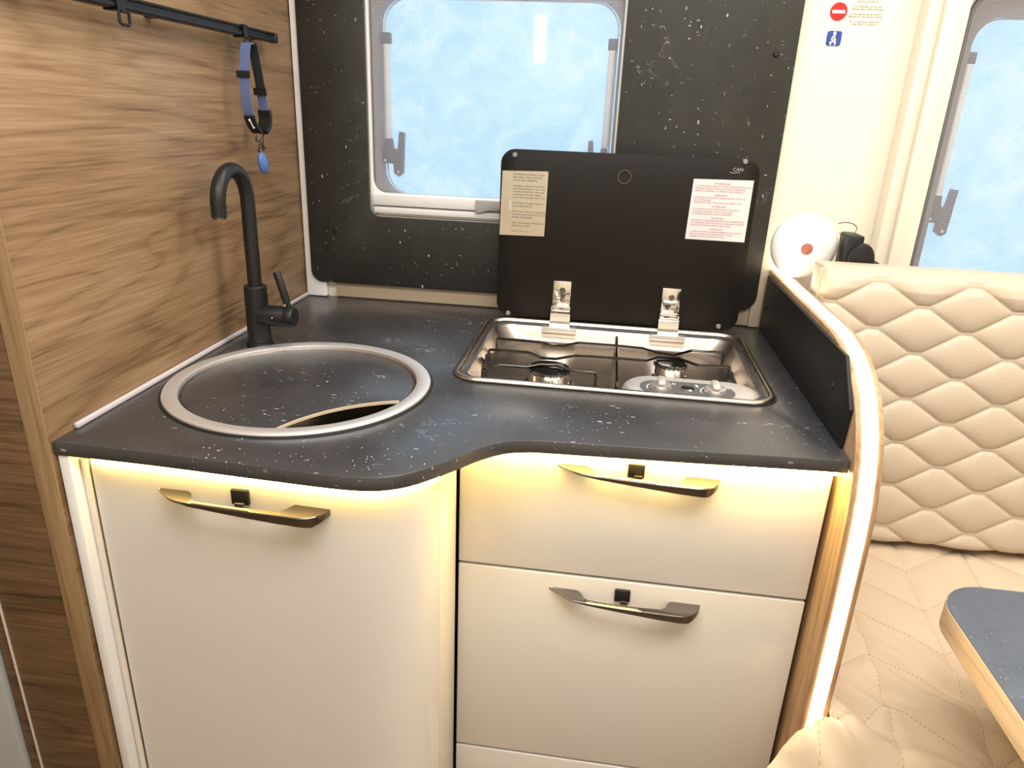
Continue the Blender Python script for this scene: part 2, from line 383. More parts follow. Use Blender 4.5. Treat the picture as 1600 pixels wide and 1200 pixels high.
# ------------------------------------------------------------------ the shell of the room
H = 2.0
struct(obj('floor', MB().box(-1.4, 3.1, -2.25, 0.06, -0.04, 0.0), M['floor'], smooth=False))
struct(obj('ceiling', MB().box(-1.4, 3.1, -2.25, 0.06, H, H + 0.04), M['ceiling'], smooth=False))
W1 = (0.178, 0.710, 1.135, 1.60)      # opening of the kitchen window: x0 x1 z0 z1
W2 = (1.366, 2.02, 0.90, 1.585)       # opening of the dinette window
mb = MB().plate([(-1.4, 0.0), (3.1, 0.0), (3.1, H), (-1.4, H)],
                [rrect(W1[0] - 0.0095, W1[1] + 0.0095, W1[2] - 0.0095, W1[3] + 0.0095, 0.06), rrect(W2[0] - 0.0095, W2[1] + 0.0095, W2[2] - 0.0095, W2[3] + 0.0095, 0.06)], XZ, 0.0, 0.05)
struct(obj('wall_back', mb, M['cream_wall'], smooth=False))
struct(obj('wall_front', MB().box(-1.4, 3.1, -2.25, -2.2, 0, H), M['cream_wall'], smooth=False))
struct(obj('wall_right', MB().box(3.05, 3.1, -2.2, 0, 0, H), M['cream_wall'], smooth=False))
struct(obj('wall_side_left', MB().box(-1.4, -1.35, -2.2, 0, 0, H), M['cream_wall'], smooth=False))
struct(obj('wall_left', MB().box(-0.0295, 0.0, -0.8618, -0.0005, 0.0, H, 0.002), M['wood_left']))
# the panel's own front edge band, the front beside it (oak painted darker for its weaker light) and the grey door
o = struct(obj('trim_1', MB().box(-0.0295, 0.0015, -0.8640, -0.8620, 0.0, H, 0.0008), M['wood_edge']))
struct(obj('wall_left_front', MB().box(-0.136, -0.030, -0.862, -0.842, 0.0, H, 0.001), M['wood_front_shaded']))
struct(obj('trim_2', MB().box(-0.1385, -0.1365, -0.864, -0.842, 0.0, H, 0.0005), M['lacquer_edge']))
struct(obj('trim_3', MB().box(-0.160, -0.139, -0.860, -0.842, 0.0, H, 0.001), M['wood_front_shaded']))
struct(obj('door_1', MB().box(-0.80, -0.162, -0.868, -0.842, 0.01, H - 0.1, 0.004), M['grey_door']))
struct(obj('wall_left_far', MB().box(-1.35, -0.802, -0.866, -0.842, 0.0, H), M['cream_wall'], smooth=False))

# white liner behind the splashback with its foot on the worktop, and the beige lower board
foot = [(0.003, 0.9015), (0.050, 0.9015), (0.052, 0.9035), (0.052, 1.02), (0.022, 1.02), (0.022, H), (0.003, H)]
struct(obj('trim_4', MB().plate(foot, [], XZ, -0.016, 0.0, 0.001), M['white_plastic']))
struct(obj('trim_5', MB().box(0.074, 1.062, -0.010, -0.0005, 0.9015, 0.944, 0.002), M['beige_board']))
struct(obj('trim_6', MB().box(1.040, 1.064, -0.018, -0.0105, 0.9015, 1.02, 0.002), M['beige_board']))

# ------------------------------------------------------------------ windows
def window(name, x0, x1, z0, z1, ys, rail, label, grip_x=None, stay_dx=0.0215, stay_z=(1.268, 1.462), sides=(0, 1)):
    root = bpy.data.objects.new(name, None); COL.objects.link(root); root.location = (x0, 0, z0); ORG[root.name] = Vector((x0, 0, z0))
    struct(root, label, 'window')
    # outer grey frame ring set in the wall, and the pane behind it
    rr = 0.055
    out = rrect(x0 - 0.009, x1 + 0.009, z0 - 0.009, z1 + 0.009, 0.06)
    obj('outer_frame', MB().plate(out, [rrect(x0 + 0.009, x1 - 0.008, z0 + 0.008, z1 - 0.045, rr)], XZ, ys + 0.013, ys + 0.052, 0.003), M['grey_frame'], root)
    obj('pane', MB().plate(rrect(x0 + 0.004, x1 - 0.004, z0 + 0.002, z1 - 0.035, rr), [], XZ, ys + 0.053, ys + 0.057), M['pane'], root, smooth=False)
    ps = rrect(x0 + 0.0125, x1 - 0.0105, z0 + 0.0085, z1 - 0.0455, rr)
    obj('pane_seal', MB().plate(ps, [rrect(x0 + 0.0155, x1 - 0.0135, z0 + 0.0115, z1 - 0.0485, rr - .003)], XZ, ys + 0.046, ys + 0.0525), M['white_plastic'], root)
    for s in sides:
        d = 1 if s == 0 else -1; xe = x0 if s == 0 else x1
        cx = xe + d * stay_dx
        st = obj('stay', MB().tube([(cx, ys + 0.032, stay_z[0]), (cx, ys + 0.032, stay_z[1])], 0.0080, 12), M['white_plastic'], root)
        obj('stay_end', MB().box(cx - 0.010, cx + 0.010, ys + 0.026, ys + 0.042, stay_z[1] + 0.0005, stay_z[1] + 0.022, 0.002), M['grey_bracket'], st)
        zb = stay_z[0]
        br = [(cx - 0.010, zb - 0.062), (cx + d * 0.016, zb - 0.062)] if d > 0 else [(cx + 0.010, zb - 0.062), (cx - 0.016, zb - 0.062)]
        poly = [(-0.0115, -0.055), (0.012, -0.055), (0.014, -0.076), (0.024, -0.083), (0.033, -0.076), (0.037, 0.012), (0.027, 0.014), (0.022, -0.028), (0.010, -0.020), (0.008, -0.001), (-0.006, -0.001), (-0.008, -0.022), (-0.012, -0.030)]
        obj('stay_bracket', MB().plate([(cx + d * u, zb + v) for u, v in poly], [], XZ, ys + 0.022, ys + 0.044, 0.0015), M['grey_bracket'], root)
        for (u, v) in ((0.024, -0.072), (-0.006, -0.048)):
            obj('rivet', MB().lathe([(0.0, -0.0015), (0.0022, -0.001), (0.0028, 0.0)], (cx + d * u, ys + 0.0218, zb + v), 'y', 10), M['indicator'], root)
    # insect mesh on its roller, with the cassette's white side guides and bottom rail
    obj('insect_screen', MB().plate(rrect(x0 - 0.004, x1 - 0.003, z0 + 0.012, z1 - 0.004, (0.05, 0.05, 0.004, 0.004)), [], XZ, ys + 0.010, ys + 0.0104), M['screen'], root, smooth=False)
    if rail:
        fo = rrect(x0 - 0.013, x1 + 0.004, z0 - 0.034, z1 + 0.03, 0.028)
        fi = rrect(x0 - 0.0070, x1 - 0.0025, z0 + 0.015, z1 - 0.003, (0.05, 0.05, 0.030, 0.030))
        obj('inner_frame', MB().plate(fo, [fi], XZ, ys - 0.006, ys + 0.006, 0.002), M['white_plastic'], root)
        br = obj('blind_rail', MB().box(x0 - 0.006, x1 - 0.002, ys - 0.012, ys - 0.0062, z0 - 0.012, z0 + 0.012, 0.002), M['white_plastic'], root)
        obj('rail_groove', MB().box(x0 - 0.006, x1 - 0.002, ys - 0.0075, ys - 0.0063, z0 - 0.0145, z0 - 0.0125, 0.0003), M['grey_frame'], root)
        obj('lower_lip', MB().box(x0 - 0.004, x1 - 0.002, ys - 0.011, ys - 0.0062, z0 - 0.030, z0 - 0.0155, 0.003), M['white_plastic'], root)
        if grip_x:
            g0, g1 = grip_x
            prof = [(g0, z0 + 0.012), (g1, z0 + 0.012), (g1, z0 - 0.016)] + [(g1 - (g1 - g0) * t, z0 - 0.016 + 0.008 * math.sin(math.pi * min(1, max(0, (t - .12) / .76)))) for t in [i / 12 for i in range(1, 12)]] + [(g0, z0 - 0.016)]
            obj('grip', MB().plate(prof, [], XZ, ys - 0.020, ys - 0.0123, 0.002), M['alu_grip'], br)
    return root
window('window_1', W1[0], W1[1], W1[2], W1[3], 0.0, True, 'frosted camper window with an insect mesh behind the black splashback', (0.412, 0.505))
window('window_2', W2[0], W2[1], W2[2], W2[3], -0.02, False, 'frosted camper window with an insect mesh above the quilted backrest', None, 0.018, (1.205, 1.455))
# boxed surround of the dinette window
so = [(1.268, 0.86), (2.12, 0.86), (2.12, H), (1.268, H)]
struct(obj('trim_7', MB().plate(so, [rrect(1.302, 2.09, 0.88, 1.66, 0.02)], XZ, -0.045, -0.0005, 0.003), M['cream_plastic']))
struct(obj('trim_8', MB().plate([(1.2925, 0.87), (2.10, 0.87), (2.10, 1.68), (1.2925, 1.68)], [rrect(1.336, 2.05, 0.895, 1.60, 0.055)], XZ, -0.060, -0.0455, 0.003), M['cream_plastic']))

# ------------------------------------------------------------------ worktop
C0 = [(0.0, -0.8575), (0.1326, -0.8595), (0.2831, -0.8664), (0.390, -0.8708), (0.4398, -0.8677), (0.4704, -0.8563), (0.4957, -0.8366), (0.5308, -0.7948), (0.5578, -0.7589), (0.588, -0.7301), (0.618, -0.7175), (0.6534, -0.7130), (0.8505, -0.7009), (1.0685, -0.6852)]
CON = [(p.x, p.y) for p in crom([(a, b, 0) for a, b in C0], 5)]
def inset_contour(c, d):
    out = []
    for i, (x, y) in enumerate(c):
        a = Vector(c[max(i - 1, 0)]); b = Vector(c[min(i + 1, len(c) - 1)]); t = (b - a).normalized()
        out.append((x - t.y * d, y + t.x * d))
    return out
SX, SY = 0.2293, -0.5775
HX0, HX1, HY0, HY1 = 0.462, 1.0115, -0.503, -0.094
ring = lambda r, n=64: [(SX + r * math.cos(2 * math.pi * k / n), SY + r * math.sin(2 * math.pi * k / n)) for k in range(n)]
outer = CON + [(1.0685, -0.001), (0.0005, -0.001)]
outer[0] = (0.0005, outer[0][1])
mb = MB().plate(outer, [ring(0.197), rrect(HX0 + 0.02, HX1 - 0.02, HY0 + 0.02, HY1 - 0.02, 0.04)], XY, 0.88, 0.90, 0.0016)
tag(obj('worktop', mb, M['stone_top']), 'black stone-look kitchen worktop with a curved front edge and pale flecks', 'worktop')
tag(obj('seal_strip', MB().box(0.0005, 0.0075, -0.815, -0.018, 0.9003, 0.9085, 0.0025), M['seal']), 'thin white sealing strip between worktop and oak side panel', 'seal strip')

# splashback with the window cut out, four screw caps
sp = rrect(0.0185, 1.0495, 0.9375, 1.99, (0.002, 0.002, 0.028, 0.035))
cut = rrect(0.1675, 0.7120, 1.0985, 1.66, 0.024)
t = tag(obj('splashback', MB().plate(sp, [cut], XZ, -0.0215, -0.0165, 0.001), M['stone_back']), 'tall black splashback panel with pale flecks framing the kitchen window', 'splashback')
for x, z in ((0.083, 1.062), (0.965, 1.062), (1.010, 1.46)):
    obj('screw_cap', MB().lathe([(0.0, -0.0035), (0.004, -0.003), (0.0062, 0.0)], (x, -0.0216, z), 'y', 14), M['black_plastic'], t)

# ------------------------------------------------------------------ sink
s = thing('sink', (SX, SY, 0.70), 'round stainless sink set flush in the worktop with a broad steel rim', 'sink')
obj('rim', MB().lathe([(0.1880, 0.8965), (0.1885, 0.9035), (0.1905, 0.9050), (0.2075, 0.9058), (0.2110, 0.9045), (0.2122, 0.9015)], (SX, SY, 0), 'z', 96), M['steel_rim'], s)
obj('gasket', MB().lathe([(0.2105, 0.9003), (0.2112, 0.9025), (0.2150, 0.9018), (0.2158, 0.9003)], (SX, SY, 0), 'z', 96), M['dark_rubber'], s)
obj('bowl', MB().lathe([(0.1885, 0.8985), (0.1845, 0.896), (0.1840, 0.8940), (0.178, 0.8935), (0.172, 0.77), (0.150, 0.738), (0.03, 0.730)], (SX, SY, 0), 'z', 72, cap1=True), M['steel'], s)
obj('drain', MB().lathe([(0.001, 0.735), (0.022, 0.736), (0.029, 0.733), (0.030, 0.731)], (SX, SY, 0), 'z', 24), M['chrome'], s)
# lift-out cover with a crescent grip cut
cr = []
A = Vector((0.2611, -0.7604)); B = Vector((0.4136, -0.6087)); mid = (A + B) / 2; nrm = Vector((-(B - A).y, (B - A).x)).normalized()
rc = 0.234; cc = mid - nrm * (rc - 0.0265)
R_ = 0.1825
a0 = math.atan2(A.y - cc.y, A.x - cc.x); a1 = math.atan2(B.y - cc.y, B.x - cc.x)
arc = [cc + Vector((math.cos(a0 + (a1 - a0) * k / 24), math.sin(a0 + (a1 - a0) * k / 24))) * rc for k in range(25)]
arc = [p for p in arc if (p - Vector((SX, SY))).length < R_ - 0.001]
b0 = math.atan2(arc[-1].y - SY, arc[-1].x - SX); b1 = math.atan2(arc[0].y - SY, arc[0].x - SX)
if b1 < b0: b1 += 2 * math.pi
circ = [(SX + R_ * math.cos(b0 + (b1 - b0) * k / 70), SY + R_ * math.sin(b0 + (b1 - b0) * k / 70)) for k in range(71)]
cov = thing('sink_cover', (SX, SY, 0.888), 'black round cover with a crescent finger cut lying inside the sink rim', 'sink cover')
obj('board', MB().plate(circ + [tuple(p) for p in arc[1:-1]], [], XY, 0.8945, 0.8985, 0.0005), M['stone_top'], cov)
arcv = [Vector((p.x, p.y, 0)) for p in arc]
L0 = []
for i, p in enumerate(arcv):
    n = (p - Vector((cc.x, cc.y, 0))).normalized()
    L0.append([(p - n * 0.0002) + Vector((0, 0, 0.8942)), (p - n * 0.0014) + Vector((0, 0, 0.8942)), (p - n * 0.0016) + Vector((0, 0, 0.8988)), (p - n * 0.0002) + Vector((0, 0, 0.8990))])
mbx = MB(); mbx.loft(L0, True, True, True)
obj('edge_band', mbx, mat('pale_edge_band', (0.72, 0.58, 0.40), 0.4, bump=(60, 0.02)), cov)

# ------------------------------------------------------------------ tap
FX, FY = 0.0725, -0.405
t = thing('kitchen_tap', (FX, FY, 0.9), 'matt black swan-neck mixer tap behind the round sink', 'tap')
obj('base_collar', MB().lathe([(0.0, 0.9002), (0.0245, 0.9002), (0.0250, 0.9030), (0.0240, 0.9085), (0.0215, 0.9100)], (FX, FY, 0), 'z', 32), M['black_matt'], t)
obj('body', MB().lathe([(0.0213, 0.9095), (0.0208, 1.000), (0.0206, 1.0145), (0.0195, 1.0160), (0.0, 1.0160)], (FX, FY, 0), 'z', 32), M['black_matt'], t)
pts = [(FX, FY, 1.012), (FX, FY, 1.06), (FX, FY, 1.11), (FX, FY + 0.001, 1.150)]
yc, zc, rs = FY - 0.049, 1.171, 0.050
for k in range(0, 19): a = math.radians(-6 + 192 * k / 18); pts.append((FX, yc + rs * math.cos(a), zc + rs * math.sin(a) * 1.06))
pts.append((FX, yc - rs - 0.0005, 1.152))
obj('spout', MB().tube(pts, 0.0125, 20), M['black_matt'], t)
obj('aerator', MB().lathe([(0.0108, 0.0), (0.0108, -0.003), (0.008, -0.003)], (FX, yc - rs - 0.0005, 1.1525), 'z', 20), M['gunmetal'], t)
hb = obj('valve_hub', MB().lathe([(0.0185, 0.008), (0.0190, 0.020), (0.0190, 0.056), (0.0182, 0.058), (0.0182, 0.0595), (0.0190, 0.061), (0.0190, 0.073), (0.0175, 0.0755), (0.0, 0.0758)], (FX, FY - 0.006, 0.962), 'x', 28), M['black_matt'], t)
obj('lever', MB().tube([(FX + 0.066, FY - 0.006, 0.976), (FX + 0.064, FY - 0.006, 0.988), (FX + 0.0625, FY - 0.006, 0.9885), (FX + 0.049, FY - 0.010, 1.045), (FX + 0.0485, FY - 0.010, 1.0465)], [0.0045, 0.0045, 0.0070, 0.0070, 0.0058], 16), M['black_matt'], hb)
obj('indicator_dot', MB().lathe([(0.0, -0.0006), (0.0010, -0.0004), (0.0012, 0.0)], (FX + 0.040, FY - 0.0250, 0.963), 'y', 10), M['indicator'], hb)

# ------------------------------------------------------------------ hob
h = thing('gas_hob', (0.737, -0.30, 0.86), 'two-burner stainless gas hob with its black glass lid raised', 'hob')
def rloop(ins, r, z): return [(x, y, z) for x, y in rrect(HX0 + ins, HX1 - ins, HY0 + ins, HY1 - ins, r, 10)]
rim = [rloop(-0.001, 0.046, 0.9003), rloop(0.0, 0.045, 0.9040), rloop(0.003, 0.043, 0.9062), rloop(0.008, 0.040, 0.9062), rloop(0.0115, 0.038, 0.9035), rloop(0.013, 0.037, 0.8990), rloop(0.018, 0.044, 0.8965), rloop(0.021, 0.046, 0.893), rloop(0.032, 0.060, 0.868), rloop(0.038, 0.060, 0.8635), rloop(0.052, 0.060, 0.8615)]
m_ = MB(); m_.loft(rim, True, False, True)
obj('tray', m_, M['steel'], h, ang=50)
obj('gasket', MB().plate(rrect(HX0 - 0.003, HX1 + 0.003, HY0 - 0.0035, HY1 + 0.003, 0.048), [rrect(HX0 + 0.004, HX1 - 0.004, HY0 + 0.004, HY1 - 0.004, 0.044)], XY, 0.9002, 0.9018), M['dark_rubber'], h)
def burner(cx, cy, r):
    b = obj('burner', MB().lathe([(r * 1.12, 0.8616), (r * 1.08, 0.864), (r * .96, 0.865), (r * .94, 0.883), (r * .98, 0.8850), (r * .8, 0.891), (0.0, 0.886)], (cx, cy, 0), 'z', 40), M['chrome'], h)
    obj('flame_ring', MB().lathe([(r * .97, 0.8855), (r * 1.0, 0.887), (r * 1.0, 0.8895), (r * .92, 0.891), (r * .7, 0.8912)], (cx, cy, 0), 'z', 40), M['gunmetal'], b)
    obj('burner_cap', MB().lathe([(r * .93, 0.8912), (r * .90, 0.8925), (r * .55, 0.8932), (0.0, 0.8930)], (cx, cy, 0), 'z', 36), M['enamel'], b)
    mt = MB()
    for k in range(22):
        a = 2 * math.pi * k / 22; ux, uy = math.cos(a), math.sin(a)
        p = Vector((cx + ux * r * .97, cy + uy * r * .97, 0.8845)); q = p + Vector((ux, uy, 0)) * r * .05
        mt.tube([p, q + Vector((0, 0, 0.001)), q + Vector((0, 0, 0.006))], 0.0012, 5)
    obj('flame_teeth', mt, M['gunmetal'], b)['kind'] = 'stuff'
burner(0.6235, -0.375, 0.041)
burner(0.852, -0.290, 0.031)
# pan support: bent rods
ZG = 0.8965
def rod(pts, lo=0.865):
    P3 = [(x, y, ZG) for x, y in pts]
    x0, y0 = pts[0]; x1, y1 = pts[-1]
    P3 = [(x0 - 0.004, y0, lo), (x0 - 0.004, y0, ZG - 0.006), (x0 - 0.002, y0, ZG - 0.001)] + P3 + [(x1 + 0.002, y1, ZG - 0.001), (x1 + 0.004, y1, ZG - 0.006), (x1 + 0.004, y1, lo)]
    return MB().tube(P3, 0.0028, 8)
g = obj('pan_support', rod([(0.506, -0.235), (0.583, -0.237), (0.598, -0.242), (0.622, -0.252), (0.640, -0.250), (0.6686, -0.222), (0.748, -0.221), (0.800, -0.226), (0.828, -0.248), (0.860, -0.256), (0.8975, -0.2165), (0.958, -0.214)]), M['wire'], h)
obj('rod', rod([(0.502, -0.312), (0.576, -0.312), (0.604, -0.337), (0.632, -0.337), (0.6668, -0.309), (0.748, -0.304), (0.802, -0.306), (0.828, -0.276), (0.866, -0.272), (0.902, -0.310), (0.958, -0.302)]), M['wire'], g)
obj('rod', rod([(0.506, -0.400), (0.584, -0.398), (0.606, -0.378), (0.638, -0.376), (0.672, -0.401), (0.706, -0.400)]), M['wire'], g)
obj('rod', MB().tube([(0.748, -0.150, 0.866), (0.748, -0.150, 0.890), (0.748, -0.153, 0.8935), (0.748, -0.300, 0.8930), (0.748, -0.432, 0.8930), (0.748, -0.436, 0.888), (0.748, -0.436, 0.864)], 0.0031, 8), M['wire'], g)
for x, y in ((0.497, -0.312), (0.505, -0.40), (0.964, -0.302)):
    obj('rubber_foot', MB().lathe([(0.0, 0.0), (0.010, 0.0), (0.010, 0.006), (0.006, 0.010), (0.006, 0.022), (0.0045, 0.024)], (x, y, 0.8625), 'z', 16), M['dark_rubber'], g)
# raised control panel
def stad(x0, x1, y0, y1, z, r=None): return [(x, y, z) for x, y in rrect(x0, x1, y0, y1, r or (y1 - y0) / 2 * 0.98, 12)]
cp = MB(); cp.loft([stad(0.752, 1.000, -0.4895, -0.372, 0.8640), stad(0.757, 0.996, -0.4892, -0.378, 0.876), stad(0.760, 0.993, -0.4890, -0.384, 0.890), stad(0.766, 0.988, -0.4885, -0.391, 0.8965), stad(0.776, 0.978, -0.4880, -0.402, 0.8985)], True, False, True)
cp = obj('control_panel', cp, M['steel_rim'], h, ang=50)
obj('control_insert', MB().plate([(a, b) for a, b, c in stad(0.787, 0.948, -0.4875, -0.4175, 0)], [], XY, 0.8987, 0.8995), M['grey_insert'], cp)
for kx in (0.8225, 0.9135):
    kn = obj('knob', MB().lathe([(0.0185, 0.8996), (0.0190, 0.9030), (0.0175, 0.9075), (0.0150, 0.9080), (0.0, 0.9080)], (kx, -0.4560, 0), 'z', 32), M['steel_satin'], h)
    obj('knob_grip', MB().box(kx - 0.0065, kx + 0.0065, -0.4740, -0.4380, 0.9081, 0.9160, 0.003), M['steel_rim'], kn)
    mk = MB()
    for k in range(8):
        a = math.radians(95 + 14 * k); mk.lathe([(0.0, 0.0), (0.0015, 0.0002), (0.0017, -0.0002)][::-1], (kx + 0.0235 * math.cos(a), -0.4560 + 0.0235 * math.sin(a), 0.8999), 'z', 6)
    mk.box(kx + 0.0215, kx + 0.0228, -0.436, -0.428, 0.8996, 0.9001); mk.box(kx + 0.0250, kx + 0.0263, -0.436, -0.428, 0.8996, 0.9001)
    obj('dial_marks', mk, M['white_ink'], kn)['kind'] = 'stuff'
ig = obj('igniter_button', MB().lathe([(0.0115, 0.8996), (0.0118, 0.9015), (0.0105, 0.9030), (0.0080, 0.9028), (0.0075, 0.9010)], (0.8675, -0.4540, 0), 'z', 24), M['chrome'], h)
obj('button', MB().lathe([(0.0073, 0.9000), (0.0070, 0.9035), (0.0, 0.9040)], (0.8675, -0.4540, 0), 'z', 20), M['black_plastic'], ig)
obj('spark_mark', MB().plate([(0.8850, -0.427), (0.8885, -0.433), (0.8865, -0.433), (0.8885, -0.442), (0.8825, -0.433), (0.8850, -0.433), (0.8830, -0.427)], [], XY, 0.8996, 0.9000), M['white_ink'], ig)
# lid
LY0, LY1 = -0.0960, -0.0915
lid = obj('glass_lid', MB().plate(rrect(0.4785, 1.0015, 0.9095, 1.2630, 0.030, 10), [], XZ, LY0, LY1, 0.001), M['glass_lid'], h)
for x, z in ((0.507, 1.251), (0.969, 1.259), (0.505, 0.9145), (0.9635, 0.9185)):
    obj('bumper', MB().lathe([(0.0, -0.006), (0.004, -0.0055), (0.0055, 0.0)], (x, LY0 - 0.0001, z), 'y', 16), mat('clear_bumper', (0.25, 0.25, 0.26), 0.15), lid)
obj('lid_ring', MB().lathe([(0.0120, -0.0005), (0.0125, -0.003), (0.0140, -0.003), (0.0145, -0.0005)], (0.7345, LY0, 1.2185), 'y', 32), M['gunmetal'], lid)
st = obj('foil_label', MB().plate([(0.4825, 1.2190), (0.5785, 1.2215), (0.5765, 1.0880), (0.4800, 1.0865)], [], XZ, LY0 - 0.0006, LY0 - 0.0001), M['foil'], lid, smooth=False)
foil_t = ("ATTENZIONE: USARE IN LOCALI\nBEN AERATI. NON USARE PER\nRISCALDARE L'AMBIENTE\n\nWARNING: USE ONLY IN A WELL\nVENTILATED AREA. DO NOT USE\nFOR SPACE HEATING. OPEN THE\nLID BEFORE LIGHTING. KEEP IT\nOPEN UNTIL BURNERS ARE COOL\n\nATTENTION: UTILISER DANS UN\nLOCAL BIEN VENTILE\n\nACHTUNG: NUR IN GUT BELUEFTETEN\nRAEUMEN BENUTZEN. NICHT ZUM\nHEIZEN VERWENDEN\n\nONLY USE BUTANE OR PROPANE\nGAS 28-30/37 MBAR\n\nCAT. I3+  CE  1312")
obj('foil_print', text_mb(foil_t, 0.0045, 0.5055, 1.2150, LY0 - 0.0008, line=1.30), M['black_ink'], lid, smooth=False)
obj('foil_code', text_mb("30 mbar", 0.006, 0, 0, 0, vfn=lambda u, w: (0.498 - w, LY0 - 0.0008, 1.140 + u)), M['white_ink'], lid, smooth=False)
obj('paper_label', MB().plate([(0.8735, 1.2215), (0.9915, 1.2235), (0.9905, 1.1005), (0.8705, 1.1010)], [], XZ, LY0 - 0.0006, LY0 - 0.0001), M['paper'], lid, smooth=False)
heads = ['ATTENZIONE', 'WARNING', 'ATTENTION', 'ACHTUNG', 'ATENCION']
para = ["IL COPERCHIO DI VETRO PUO ESPLODERE SE RISCALDATO.\nSPEGNERE I BRUCIATORI E LASCIARLI RAFFREDDARE\nPRIMA DI CHIUDERE IL COPERCHIO DEL FORNELLO",
        "GLASS LIDS MAY SHATTER WHEN HEATED. TURN OFF\nALL THE BURNERS\nBEFORE SHUTTING THE LID AND LET THEM COOL",
        "LES COUVERCLES EN VERRE PEUVENT ECLATER SI\nCHAUFFES. ETEINDRE TOUS LES BRULEURS\nET LAISSER REFROIDIR AVANT DE FERMER",
        "GLASDECKEL KOENNEN BEI ERHITZUNG ZERSPRINGEN\nALLE BRENNER ABSCHALTEN UND ABKUEHLEN LASSEN\nBEVOR DER DECKEL GESCHLOSSEN WIRD",
        "LA TAPA DE CRISTAL PUEDE ROMPERSE SI SE CALIENTA\nAPAGAR TODOS LOS QUEMADORES Y DEJAR\nENFRIAR ANTES DE CERRAR LA TAPA"]
for k in range(5):
    zt = 1.2165 - 0.0228 * k
    obj('paper_heading', text_mb(heads[k], 0.0052, 0.9305, zt, LY0 - 0.0008, 'CENTER'), M['red_ink'], lid, smooth=False)
    obj('paper_print', text_mb(para[k], 0.0042, 0.8785, zt - 0.0058, LY0 - 0.0008, line=1.15), M['pink_ink'], lid, smooth=False)
obj('maker_logo', text_mb('CAN', 0.0095, 0.9475, 1.2475, LY0 - 0.0003), M['alu_grip'], lid, smooth=False)
obj('maker_swoosh', MB().tube([(0.942, LY0 - 0.0004, 1.2375), (0.950, LY0 - 0.0004, 1.2360), (0.957, LY0 - 0.0004, 1.2375), (0.962, LY0 - 0.0004, 1.2365)], 0.0006, 5), M['alu_grip'], lid)
for hx in (0.6225, 0.8565):
    hg = obj('hinge', MB().box(hx - 0.0195, hx + 0.0195, LY0 - 0.0045, LY0 - 0.0003, 0.936, 0.9955, 0.0012), M['chrome'], h)
    obj('hinge_knuckle', MB().box(hx - 0.0215, hx + 0.0215, LY0 - 0.016, LY0 - 0.0003, 0.9295, 0.9440, 0.003), M['chrome'], hg)
    a = [(LY0 - 0.0150, 0.9300), (LY0 - 0.0130, 0.9300), (LY0 - 0.0135, 0.9150), (LY0 - 0.0200, 0.9000), (LY0 - 0.0280, 0.8880), (LY0 - 0.0300, 0.8880), (LY0 - 0.0215, 0.9010), (LY0 - 0.0155, 0.9155)]
    obj('hinge_arm', MB().plate(a, [], YZ, hx - 0.0215, hx + 0.0215), M['chrome'], hg)
    obj('hinge_screw', MB().lathe([(0.0, -0.001), (0.003, -0.0022), (0.0062, -0.0018), (0.0066, 0.0)], (hx + 0.001, LY0 - 0.0046, 0.975), 'y', 16), M['gunmetal'], hg)
    obj('hinge_mount', MB().box(hx - 0.0375, hx + 0.0375, LY0 - 0.034, LY0 - 0.022, 0.8865, 0.8990, 0.0015), M['steel_satin'], hg)

# ------------------------------------------------------------------ handles
def handle(parent, x0, x1, yf, zt, latch=True):
    """bow handle: two flat feet on the front, a bar standing off whose face deepens to the right"""
    w = x1 - x0
    plan_out = crom([(0, 0.000, 0), (0.016, 0.013, 0), (0.038, 0.0265, 0), (0.080, 0.0305, 0), (0.125, 0.0325, 0), (0.170, 0.0335, 0), (0.210, 0.0330, 0), (0.226, 0.026, 0), (0.236, 0.014, 0), (0.240, 0.000, 0)], 6)
    k = w / 0.240
    def inner(x):  # back edge of the bar
        if x < 0.046: return 0.0
        if x < 0.062: t = (x - 0.046) / 0.016; return 0.0225 * t * t * (3 - 2 * t)
        if x < 0.180: return 0.0225 + 0.003 * math.sin(math.pi * (x - 0.062) / 0.118)
        if x < 0.194: t = (0.194 - x) / 0.014; return 0.0225 * t * t * (3 - 2 * t)
        return 0.0
    loops = []
    for p in plan_out:
        x = min(max(p.x, 0), 0.24); d = max(p.y, 0.0008); di = min(inner(x), d - 0.0006)
        hgt = 0.0030 + 0.0150 * (x / 0.24) ** 1.15
        if x > 0.222: hgt *= 1 - 0.55 * (x - 0.222) / 0.018
        X = x0 + x * k
        zz = zt - 0.002 * (x / 0.24)
        loops.append([(X, yf - di, zz), (X, yf - d + 0.0012, zz - 0.0006), (X, yf - d, zz - 0.0018), (X, yf - d * 0.93 - di * 0.05, zz - hgt), (X, yf - d * 0.6 - di * 0.4, zz - hgt * 0.96), (X, yf - di, zz - 0.003)])
    mb = MB(); mb.loft(loops, True, True, True)
    hd = obj('handle', mb, M['gunmetal'], parent, ang=40)
    if latch:
        lx = x0 + w * 0.49
        obj('lock_button', MB().box(lx - 0.0125, lx + 0.0125, yf - 0.006, yf - 0.0002, zt - 0.010, zt + 0.0125, 0.0018), M['black_plastic'], parent)
        obj('lock_tongue', MB().box(lx - 0.003, lx + 0.009, yf - 0.0150, yf - 0.0062, zt - 0.008, zt - 0.002, 0.0006), M['gunmetal'], parent)
    return hd

